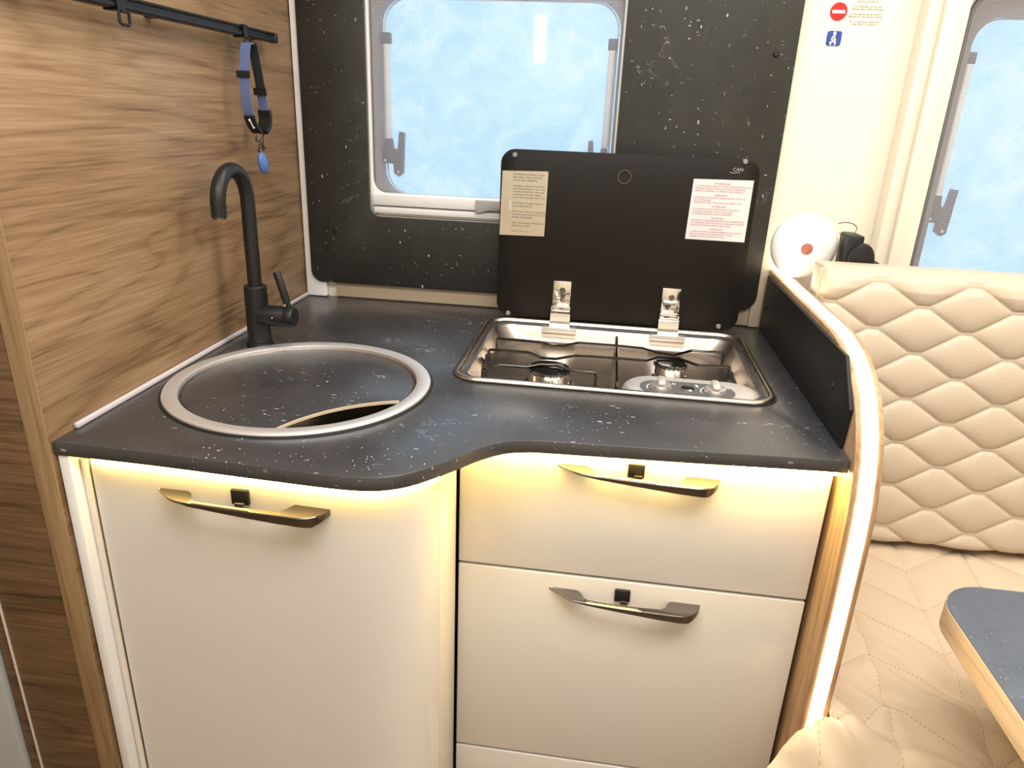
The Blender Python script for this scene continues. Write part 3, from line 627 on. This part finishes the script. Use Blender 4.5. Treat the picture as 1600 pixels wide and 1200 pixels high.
# ------------------------------------------------------------------ sink cabinet with its curved door
c = thing('sink_cabinet', (0.25, -0.6, 0.0), 'cream gloss cabinet with a curved door under the round sink', 'cabinet')
obj('side_panel', MB().box(0.0045, 0.0195, -0.856, -0.03, 0.02, 0.8795, 0.001), M['white_plastic'], c)
obj('side_bead', MB().tube([(0.0250, -0.836, 0.02), (0.0250, -0.836, 0.867)], 0.0047, 12), M['lacquer_edge'], c)
obj('carcass', MB().box(0.021, 0.488, -0.74, -0.03, 0.02, 0.69), M['carcass'], c, smooth=False)
DP = [(p.x, p.y) for p in crom([(0.0325, -0.8345, 0), (0.15, -0.8365, 0), (0.28, -0.8415, 0), (0.375, -0.8450, 0), (0.420, -0.8430, 0), (0.453, -0.8345, 0), (0.478, -0.8190, 0), (0.496, -0.7970, 0), (0.5065, -0.7670, 0)], 8)]
DI = inset_contour(DP, 0.018)
def door_loop(z, e=0.0):
    o_ = inset_contour(DP, e) if e else DP
    return [(x, y, z) for x, y in o_] + [(x, y, z) for x, y in DI[::-1]]
mb = MB(); mb.loft([door_loop(0.05, 0.0015), door_loop(0.0515), door_loop(0.8600), door_loop(0.8615, 0.0015)], True, False, False)
def cap(mb, z, e):
    a = inset_contour(DP, e); n = len(a)
    va = [mb.bm.verts.new((x, y, z)) for x, y in a]; vb = [mb.bm.verts.new((x, y, z)) for x, y in DI]
    for i in range(n - 1): mb.face((va[i], va[i + 1], vb[i + 1], vb[i]))
cap(mb, 0.05, 0.0015); cap(mb, 0.8615, 0.0015)
bmesh.ops.remove_doubles(mb.bm, verts=mb.bm.verts[:], dist=1e-5)
dr = obj('curved_door', mb, M['lacquer'], c, ang=30)
handle(dr, 0.131, 0.379, -0.8405, 0.8365)
obj('corner_post', MB().plate([(0.5065, -0.7655), (0.5085, -0.745), (0.5090, -0.662), (0.492, -0.662), (0.490, -0.7600)], [], XY, 0.03, 0.8790, 0.0006), M['lacquer_edge'], c)

# ------------------------------------------------------------------ drawer unit
d = thing('drawer_unit', (0.785, -0.35, 0.0), 'cream gloss drawer unit with three drawers below the hob', 'drawers')
obj('carcass', MB().box(0.511, 1.066, -0.630, -0.03, 0.02, 0.855), M['carcass'], d, smooth=False)
for z0, z1, hz in ((0.6435, 0.8660, 0.8385), (0.2505, 0.6385, 0.6135), (0.030, 0.2455, None)):
    f = obj('drawer', MB().box(0.5125, 1.0615, -0.6560, -0.6385, z0, z1, 0.0020, 3), M['lacquer'], d)
    if hz: handle(f, 0.6635, 0.9045, -0.6562, hz)

# ------------------------------------------------------------------ partition with glowing edge
EP = [(0.0, 1.030), (-0.30, 1.030), (-0.45, 1.030), (-0.525, 1.025), (-0.590, 1.008), (-0.645, 0.974), (-0.683, 0.925), (-0.704, 0.865), (-0.714, 0.79), (-0.718, 0.60), (-0.716, 0.35), (-0.715, 0.02)]
EPC = [(p.x, p.y) for p in crom([(a, b, 0) for a, b in EP], 6)]
EPC[0] = (-0.002, 1.030)
PX0, PX1 = 1.0705, 1.1085
pt = thing('partition', ((PX0 + PX1) / 2, -0.36, 0.0), 'half-height pale wood partition between the kitchen and the seat', 'partition')
obj('panel', MB().plate(EPC + [(-0.002, 0.02)], [], YZ, PX0, PX1, 0.0015), M['wood_pale'], pt)
def led_path(path, x0, x1, hgt):
    L = inset_contour(path, 0.001); T = inset_contour(path, -hgt)
    T2 = inset_contour(path, -hgt * 0.6)
    return [[(x0, a[0], a[1]), (x0, b2[0], b2[1]), (x0 + 0.003, b[0], b[1]), (x1 - 0.003, b[0], b[1]), (x1, b2[0], b2[1]), (x1, a[0], a[1])] for a, b, b2 in zip(L, T, T2)]
# contour runs from back to front, so its left side is outward: flip by sign test
test = inset_contour(EPC, 0.01)
sgn = 1 if test[2][1] > EPC[2][1] else -1
def off(path, dd): return inset_contour(path, dd * sgn)
base = off(EPC, 0.0003); t1 = off(EPC, 0.0020); t2 = off(EPC, 0.0028)
loops = [[(1.0795, b0[0], b0[1]), (1.0795, b1[0], b1[1]), (1.0815, b2[0], b2[1]), (1.0975, b2[0], b2[1]), (1.0995, b1[0], b1[1]), (1.0995, b0[0], b0[1])] for b0, b1, b2 in zip(base, t1, t2)]
mb = MB(); mb.loft(loops, True, True, True)
tag(obj('led_strip', mb, M['led_white']), 'glowing white strip light running along the curved partition edge', 'strip light')
# black side splashback
sb = tag(obj('side_splashback', MB().plate([(-0.024, 0.9012), (-0.645, 0.9012), (-0.6515, 0.962), (-0.592, 1.0225), (-0.024, 1.0215)], [], YZ, 1.0645, 1.0702, 0.0006), M['stone_side']), 'low black side panel screwed to the partition beside the hob', 'splashback')
for y, z in ((-0.055, 0.957), (-0.566, 0.966)):
    obj('screw_cap', MB().lathe([(0.0, -0.0035), (0.004, -0.003), (0.0062, 0.0)], (1.0644, y, z), 'x', 14), M['black_plastic'], sb)

# ------------------------------------------------------------------ LED strips under the worktop
def strip_along(path, z0, z1, d0, d1):
    a = inset_contour(path, d0); b = inset_contour(path, d1)
    mb = MB(); mb.loft([[(p[0], p[1], z0), (p[0], p[1], z1), (q[0], q[1], z1), (q[0], q[1], z0)] for p, q in zip(a, b)], True, True, True)
    return mb
left = [p for p in CON if 0.028 < p[0] < 0.527]
tag(obj('led_strip', strip_along(left, 0.8650, 0.8795, 0.0135, 0.0225), M['led_warm']), 'glowing warm strip light under the worktop edge above the curved door', 'strip light')
rt = [(0.530 + 0.533 * k / 12, -0.6725) for k in range(13)]
tag(obj('led_strip', strip_along(rt, 0.8690, 0.8795, 0.0, 0.009), M['led_bright']), 'glowing warm strip light under the worktop edge above the drawers', 'strip light')

# ------------------------------------------------------------------ seat: backrest and quilted cover
b = thing('backrest_cushion', (1.62, -0.25, 0.53), 'tall cream leather backrest cushion quilted in wavy diamonds', 'cushion')
BX0, BX1, BZ0, BZ1 = 1.118, 2.15, 0.5470, 1.086
def tri(x):
    ph = (x / 0.1665) % 1.0
    v = 1 - 4 * abs(ph - 0.5)       # -1 at cells' sides, +1 at the middle
    v *= 1.35
    return max(-1, min(1, v)) * 0.86 + math.sin(v * math.pi / 2 / 1.35) * 0.14
def quilted(u, v):
    x = BX0 + (BX1 - BX0) * u; z = BZ0 + (BZ1 - BZ0) * v
    yb = -0.295 + 0.062 * v
    # stitch lines alternate in phase
    hsp = 0.0438; amp = 0.0186; z0 = 1.0445
    s = tri(x - 1.2208 + 0.1665 / 2)
    kf = (z0 - z) / hsp
    best = None
    lines = []
    for k in range(int(math.floor(kf)) - 2, int(math.floor(kf)) + 4):
        lines.append(z0 - k * hsp + (amp * s if k % 2 == 0 else -amp * s))
    lines.sort()
    lo = max([l for l in lines if l <= z], default=z); hi = min([l for l in lines if l > z], default=z + .01)
    gap = max(hi - lo, 1e-4); tt = (z - lo) / gap
    dd = min(z - lo, hi - z)
    puff = 0.0105 * min(1.0, gap / 0.075) * (4 * tt * (1 - tt)) ** 0.62
    puff += 0.0012 * (1 - math.exp(-dd / 0.0016))
    fade = 1.0
    if z > 1.050: fade = max(0.25, 1 - (z - 1.050) / 0.03)
    y = yb - puff * fade
    # rounded rims
    e = 0.022
    for dist in (z - BZ0, BZ1 - z, x - BX0):
        if dist < e: y += 0.022 * (1 - math.sqrt(max(0, 1 - ((e - dist) / e) ** 2)))
    y += 0.0012 * noise.noise(Vector((x * 14, z * 9, 3)))
    return (x, y, z)
mb = MB(); mb.grid(quilted, 430, 260)
obj('front_cover', mb, M['leather'], b, ang=80)
obj('core', MB().plate([(-0.262, BZ0 + 0.003), (-0.200, BZ1 - 0.003), (-0.155, BZ1 - 0.003), (-0.175, BZ0 + 0.003)], [], YZ, BX0, BX1, 0.008, 3), M['leather'], b)
px = [(BX0 + (BX1 - BX0) * k / 40, -0.2115, BZ1 - 0.0015) for k in range(41)]
obj('piping', MB().tube(px, 0.0026, 8), M['leather'], b)
obj('piping', MB().tube([(BX0, -0.215 - 0.05 * k / 12, BZ1 - 0.004 - 0.54 * k / 12) for k in range(13)], 0.0026, 8), M['leather'], b)

# ledge behind the backrest, carrying the disc and the black gadget
tag(obj('shelf_ledge', MB().box(1.1155, 2.15, -0.150, -0.0615, 0.985, 1.003, 0.002), M['cream_plastic']), 'narrow cream ledge behind the top of the backrest', 'shelf')

tag(obj('seat_box', MB().box(1.1155, 2.15, -0.72, -0.065, 0.02, 0.40, 0.004), M['cream_wall']), 'cream seat box under the quilted seat', 'seat box')
q = thing('quilted_seat_cover', (1.6, -0.55, 0.40), 'beige quilted cotton seat cushion cover with zigzag stitching in front of the backrest', 'seat cover')
ZIG = 0.262; AMPQ = 0.082; ROW = 0.100
def zz_line(x): # herringbone offset in y for a given x: peak (towards the backrest) at x = 1.215
    ph = ((x - 1.2150) / ZIG) % 1.0
    return -AMPQ * (1 - abs(1 - 2 * ph))
SX0, SX1, SYB, SYF = 1.1092, 2.15, -0.262, -0.93
def seat(u, v):
    y = SYB + (SYF - SYB) * v
    # the cover spills past the partition once it is in front of it
    left = SX0
    if y < -0.726:
        t_ = min(1.0, (-0.726 - y) / 0.06); left = SX0 - 0.100 * t_ ** 0.8
    x = left + (SX1 - left) * (u ** 1.5)
    z = 0.533 - 0.066 * (max(0, -0.29 - y) / 0.43) ** 0.9
    if y < -0.69: z -= 0.75 * (-0.69 - y) ** 1.25
    z += (0.052 if x > 1.085 else 0.052 - 0.30 * (1.085 - x)) * math.exp(-((y + 0.752) / 0.040) ** 2) * math.exp(-(max(0, x - 1.11) / 0.055) ** 2)
    rel = (y + 0.666 - zz_line(x)) / ROW
    fr = rel - math.floor(rel); dl = min(fr, 1 - fr) * ROW * 0.72
    phx = ((x - 1.2150) / (ZIG / 2)) % 1.0; dv = min(phx, 1 - phx) * ZIG / 2
    pd = min(dl, dv)
    z += 0.0085 * (1 - math.exp(-pd / 0.016)) - 0.004
    fr_ = min(1, max(0, (-y - 0.42) / 0.25))
    wr = noise.noise(Vector((x * 5 + y * 4, y * 5 - x * 3, 1.0))) * 0.008
    w2 = noise.noise(Vector((x * 9 + y * 16, y * 5 - x * 4, 4.0))); w3 = noise.noise(Vector((x * 22 + y * 30, y * 9 - x * 8, 7.0)))
    wr += (abs(w2) * -0.040 + 0.009 + w3 * 0.013) * fr_
    z += wr * (0.35 + 0.65 * fr_)
    # lifted edge against the partition
    dx = x - left
    if dx < 0.03: z += (0.010 if y > -0.726 else -0.010) * (1 - dx / 0.03) ** 2
    return (x, y, z)
mb = MB(); mb.grid(seat, 300, 230)
bmesh.ops.recalc_face_normals(mb.bm, faces=mb.bm.faces[:])
ext = bmesh.ops.extrude_face_region(mb.bm, geom=mb.bm.faces[:])
bmesh.ops.translate(mb.bm, verts=[g_ for g_ in ext['geom'] if isinstance(g_, bmesh.types.BMVert)], vec=(0, 0, -0.012))
obj('cover', mb, M['quilt'], q, ang=80)
def seat_z(x, y):
    v = (y - SYB) / (SYF - SYB)
    left = SX0
    if y < -0.726:
        t_ = min(1.0, (-0.726 - y) / 0.06); left = SX0 - 0.100 * t_ ** 0.8
    u = max(0, (x - left) / (SX1 - left)) ** (1 / 1.5)
    return seat(u, v)[2], x > left + 0.004
mb = MB()
def stitch(p0, p1):
    a = Vector(p0); bb = Vector(p1); L = (bb - a).length; n = max(1, int(L / 0.0065))
    for k in range(n):
        s0 = a + (bb - a) * ((k + 0.1) / n); s1 = a + (bb - a) * ((k + 0.6) / n)
        z0_, ok0 = seat_z(s0.x, s0.y); z1_, ok1 = seat_z(s1.x, s1.y)
        if ok0 and ok1 and s0.y < SYB - 0.01 and s0.y > SYF + 0.01:
            mb.tube([(s0.x, s0.y, z0_ + 0.0004), (s1.x, s1.y, z1_ + 0.0004)], 0.00055, 4)
for r_ in range(-5, 5):
    y0 = -0.666 + ROW * r_
    for k in range(-2, 5):
        xa = 1.2150 + ZIG / 2 * k; xb = xa + ZIG / 2
        ya = y0 + zz_line(xa); yb_ = y0 + zz_line(xb)
        if xb < 1.0 or xa > 1.75: continue
        stitch((xa, ya), (xb, yb_))
        if abs(zz_line(xa)) < 0.01: pass
        stitch((xa, ya), (xa, ya - ROW))
obj('stitching', mb, M['thread'], q)['kind'] = 'stuff'

# ------------------------------------------------------------------ table
t = thing('dinette_table', (1.62, -0.95, 0.0), 'dark blue-grey stone-look table with rounded corner and pale wood edge', 'table')
TO = rrect(1.2300, 2.05, -1.35, -0.6540, (0.07, 0.072, 0.07, 0.07), 12)
TI = rrect(1.2312, 2.0488, -1.3488, -0.6552, (0.07, 0.071, 0.07, 0.07), 12)
obj('table_core', MB().plate(TO, [], XY, 0.660, 0.6985, 0.001), M['wood_table'], t)
obj('table_surface', MB().plate(TI, [], XY, 0.6987, 0.7002), M['stone_table'], t)
obj('leg', MB().lathe([(0.16, 0.0), (0.16, 0.012), (0.035, 0.02), (0.032, 0.64), (0.09, 0.65), (0.09, 0.6598)], (1.68, -1.0, 0), 'z', 24, cap0=True), M['steel_satin'], t)

# ------------------------------------------------------------------ wall rail, hooks and dog collar
r = thing('wall_rail', (0.02, -0.55, 1.44), 'black metal hanging rail on the oak side panel', 'rail')
RZ = 1.4505
prof = [(0.022, RZ - 0.0085), (0.036, RZ - 0.0085), (0.0385, RZ - 0.0065), (0.0385, RZ - 0.002), (0.0350, RZ - 0.001), (0.0350, RZ + 0.004), (0.0385, RZ + 0.0050), (0.0370, RZ + 0.0085), (0.022, RZ + 0.0085)]
mb = MB(); mb.loft([[(x, y, z) for x, z in prof] for y in (-0.84, -0.170)], True, True, True)
obj('bar', mb, M['black_plastic'], r, ang=20)
obj('end_cap', MB().box(0.0210, 0.0395, -0.1695, -0.1570, RZ - 0.0093, RZ + 0.0093, 0.004, 3), M['black_plastic'], r)
for y in (-0.200, -0.52, -0.80):
    obj('bracket', MB().box(0.0003, 0.0218, y - 0.008, y + 0.008, RZ - 0.007, RZ + 0.007, 0.001), M['black_plastic'], r)
def hook(y, label):
    k = thing('rail_hook', (0.03, y, RZ - 0.03), label, 'hook', 'sliding hooks on the wall rail')
    obj('slider', MB().plate([(0.0195, RZ + 0.0098), (0.0415, RZ + 0.0098), (0.0425, RZ - 0.0110), (0.0195, RZ - 0.0110)], [[(0.0208, RZ + 0.0094), (0.0398, RZ + 0.0094), (0.0398, RZ - 0.0094), (0.0208, RZ - 0.0094)]], lambda u, v, w: (u, w, v), y - 0.0075, y + 0.0075, 0.0004), M['black_plastic'], k)
    pts_ = [(0.040, y - 0.005, RZ - 0.0112), (0.040, y - 0.005, RZ - 0.026), (0.041, y - 0.002, RZ - 0.028), (0.041, y + 0.012, RZ - 0.028), (0.041, y + 0.015, RZ - 0.026), (0.041, y + 0.015, RZ - 0.0135), (0.041, y + 0.012, RZ - 0.0118), (0.041, y - 0.002, RZ - 0.0118)]
    obj('loop', MB().tube(pts_, 0.0022, 8), M['black_plastic'], k)
    return k
hook(-0.640, 'empty black hook on the wall rail, the one nearer the top edge')
hook(-0.293, 'black hook on the wall rail carrying the dog collar')
dc = thing('dog_collar', (0.046, -0.29, 1.20), 'blue webbing dog collar with a hanging oval tag, looped on the rail hook', 'dog collar')
def ribbon(path, w, th, xc=0.046):
    P = crom([(a, b, 0) for a, b in path], 6); P = [(p.x, p.y) for p in P]
    A_ = inset_contour(P, th / 2); B_ = inset_contour(P, -th / 2)
    mb = MB(); mb.loft([[(xc - w, a[0], a[1]), (xc + w, a[0], a[1]), (xc + w, b_[0], b_[1]), (xc - w, b_[0], b_[1])] for a, b_ in zip(A_, B_)], True, True, True)
    return mb
obj('outer_strap', ribbon([(-0.296, 1.430), (-0.3075, 1.427), (-0.316, 1.405), (-0.3225, 1.378), (-0.3245, 1.347), (-0.3205, 1.318), (-0.314, 1.306)], 0.0090, 0.0022), M['blue_web'], dc)
obj('lining_strap', ribbon([(-0.2945, 1.4272), (-0.284, 1.4295), (-0.2745, 1.3975), (-0.2665, 1.3654), (-0.2625, 1.348)], 0.0085, 0.0022), M['dark_web'], dc)
obj('right_strap', ribbon([(-0.2635, 1.350), (-0.2600, 1.3323), (-0.2575, 1.318)], 0.0088, 0.003), M['blue_web'], dc)
obj('strap_slider', ribbon([(-0.3270, 1.3835), (-0.3275, 1.3780), (-0.3270, 1.3720)], 0.0125, 0.002), M['black_plastic'], dc)
obj('strap_slider', ribbon([(-0.2690, 1.3570), (-0.2680, 1.3520), (-0.2665, 1.3450)], 0.0120, 0.004), M['black_plastic'], dc)
lb = obj('name_patch', ribbon([(-0.3185, 1.3085), (-0.3140, 1.3000), (-0.3030, 1.2870), (-0.2900, 1.2790)], 0.0098, 0.004), M['black_plastic'], dc)
obj('bone_mark', MB().tube([(0.0465, -0.3200, 1.3020), (0.0470, -0.3165, 1.2975), (0.0475, -0.3105, 1.2905), (0.0480, -0.3075, 1.2875)], [0.0022, 0.0012, 0.0012, 0.0020], 8), M['white_ink'], lb)
obj('side_buckle', ribbon([(-0.2570, 1.3190), (-0.2545, 1.3080), (-0.2555, 1.2970), (-0.2620, 1.2880), (-0.2740, 1.2800)], 0.0115, 0.009), M['black_plastic'], dc)
def torus_pts(cy, cz, ry, rz, n=20, xc=0.047): return [(xc + 0.004 * math.sin(2 * math.pi * k / n), cy + ry * math.cos(2 * math.pi * k / n), cz + rz * math.sin(2 * math.pi * k / n)) for k in range(n + 1)]
obj('split_ring', MB().tube(torus_pts(-0.2855, 1.2720, 0.0140, 0.0085), 0.0013, 8), M['gunmetal'], dc)
obj('snap_clip', MB().tube(torus_pts(-0.2845, 1.2560, 0.0055, 0.0110), 0.0018, 8), M['gunmetal'], dc)
obj('clip_gate', MB().tube([(0.049, -0.280, 1.2545), (0.050, -0.276, 1.2520), (0.049, -0.279, 1.2470)], 0.0022, 8), M['black_plastic'], dc)
tg = MB()
tl = []
for k in range(13):
    a = math.pi * k / 12; zc_ = 1.2240 + 0.0205 * math.cos(a); rr_ = max(0.0004, math.sin(a))
    tl.append([(0.047 + 0.0085 * rr_ * math.cos(2 * math.pi * j / 20) , -0.2815 + 0.0035 * (math.cos(a)) * -1 + 0.0150 * rr_ * math.sin(2 * math.pi * j / 20), zc_) for j in range(20)])
tg.loft(tl, True, True, True)
obj('oval_tag', tg, M['blue_tag'], dc)

# ------------------------------------------------------------------ stickers on the wall
k = thing('no_entry_sticker', (1.1195, -0.001, 1.52), 'round red no-entry sticker with a white bar on the cream wall', 'sticker')
obj('disc', MB().lathe([(0.0162, 0.0), (0.0162, -0.0006), (0.0, -0.0006)], (1.1195, -0.0002, 1.5405), 'y', 40), M['red_sign'], k, smooth=False)
obj('bar', MB().box(1.1075, 1.1315, -0.0012, -0.0009, 1.5375, 1.5430), M['white_ink'], k, smooth=False)
def annulus(cx, cz, r0, r1, y0, y1): return MB().plate([(cx + r1 * math.cos(2 * math.pi * i / 40), cz + r1 * math.sin(2 * math.pi * i / 40)) for i in range(40)], [[(cx + r0 * math.cos(2 * math.pi * i / 40), cz + r0 * math.sin(2 * math.pi * i / 40)) for i in range(40)]], XZ, y0, y1)
obj('rim', annulus(1.1195, 1.5405, 0.0148, 0.0158, -0.0012, -0.0009), M['red_ink'], k, smooth=False)
wt = text_mb("E' vietato sostare in piedi\ndurante la marcia\n\nIt is forbidden to use the\nvehicle seats when moving\n\nIl est interdit de se mettre\ndebout en marche du camion\n\nEs ist verboten waehrend\nder Fahrt zu stehen", 0.0054, 1.171, 1.5660, -0.0008, 'CENTER', line=0.82)
tag(obj('wall_notice', wt, M['grey_ink'], smooth=False), 'small printed notice in four languages beside the red sticker', 'notice')
k = thing('seat_belt_sticker', (1.119, -0.001, 1.48), 'blue square sticker of a seated figure wearing a seat belt', 'sticker')
obj('square', MB().plate(rrect(1.1055, 1.1335, 1.4795, 1.5065, 0.005), [], XZ, -0.0008, -0.0002), M['blue_ink'], k, smooth=False)
obj('figure_head', MB().lathe([(0.0030, 0.0), (0.0030, -0.0003), (0.0, -0.0003)], (1.1195, -0.0009, 1.5025), 'y', 16), M['white_ink'], k, smooth=False)
obj('figure_body', MB().plate([(1.1180, 1.4995), (1.1215, 1.4995), (1.1235, 1.4890), (1.1132, 1.4890), (1.1150, 1.4950)], [], XZ, -0.0012, -0.0009), M['white_ink'], k, smooth=False)
obj('figure_legs', MB().plate([(1.1135, 1.4880), (1.1235, 1.4880), (1.1250, 1.4860), (1.1230, 1.4810), (1.1212, 1.4810), (1.1215, 1.4860), (1.1160, 1.4860), (1.1155, 1.4810), (1.1138, 1.4810), (1.1120, 1.4860)], [], XZ, -0.0012, -0.0009), M['white_ink'], k, smooth=False)
obj('belt', MB().plate([(1.1120, 1.4885), (1.1130, 1.4875), (1.1232, 1.4962), (1.1222, 1.4972)], [], XZ, -0.0015, -0.0013), M['black_ink'], k, smooth=False)

# ------------------------------------------------------------------ things on the ledge
DX, DY, DZ = 1.1140, -0.100, 1.0980
k = thing('white_disc', (DX, DY, 1.004), 'round white disc with a brown centre button leaning by the wall', 'disc lamp')  # plain white disc of unknown use, gives no light
obj('shell', MB().lathe([(0.0, -0.030), (0.030, -0.0285), (0.052, -0.023), (0.0635, -0.0135), (0.0668, -0.004), (0.0650, 0.006), (0.056, 0.010), (0.0, 0.010)], (DX, DY + 0.025, DZ), 'y', 56), M['white_plastic'], k, ang=60)
obj('button', MB().lathe([(0.0, -0.0020), (0.0095, -0.0018), (0.0118, -0.0008), (0.0122, 0.0)], (DX, DY - 0.0050, DZ - 0.002), 'y', 10), M['brown_dot'], k)
GX = 1.1955
k = thing('black_gadget', (GX, -0.10, 1.003), 'small black plastic gadget with a rounded front beside the white disc', 'gadget')
obj('body', MB().box(GX - 0.0125, GX + 0.018, -0.130, -0.068, 1.0035, 1.131, 0.004, 2), M['black_plastic'], k)
hp = [(GX + 0.015 + 0.025 * math.cos(math.radians(a)), 1.0830 + 0.036 * math.sin(math.radians(a))) for a in range(0, 181, 15)]
obj('rounded_front', MB().plate(hp + [(GX - 0.010, 1.0035), (GX + 0.040, 1.0035)], [], XZ, -0.146, -0.1305, 0.004), M['black_plastic'], k)
obj('foot', MB().box(GX + 0.0185, GX + 0.052, -0.140, -0.100, 1.0035, 1.083, 0.003), M['black_plastic'], k)
obj('wire_loop', MB().tube([(GX - 0.012 + 0.022 * math.cos(math.radians(a)), -0.095, 1.1400 + 0.012 * math.sin(math.radians(a))) for a in range(-120, 150, 15)], 0.0009, 6), M['gunmetal'], k)

# ------------------------------------------------------------------ lamp on the opposite wall, seen mirrored in the window pane
lp = thing('wall_lamp', (0.30, -2.19, 1.56), 'upright white tube lamp on the opposite wall, mirrored in the kitchen window', 'lamp')
obj('tube', MB().box(0.272, 0.328, -2.178, -2.165, 1.575, 1.785, 0.005), M['lamp_tube'], lp)
obj('bracket', MB().box(0.266, 0.334, -2.1995, -2.1785, 1.565, 1.795, 0.003), M['white_plastic'], lp)
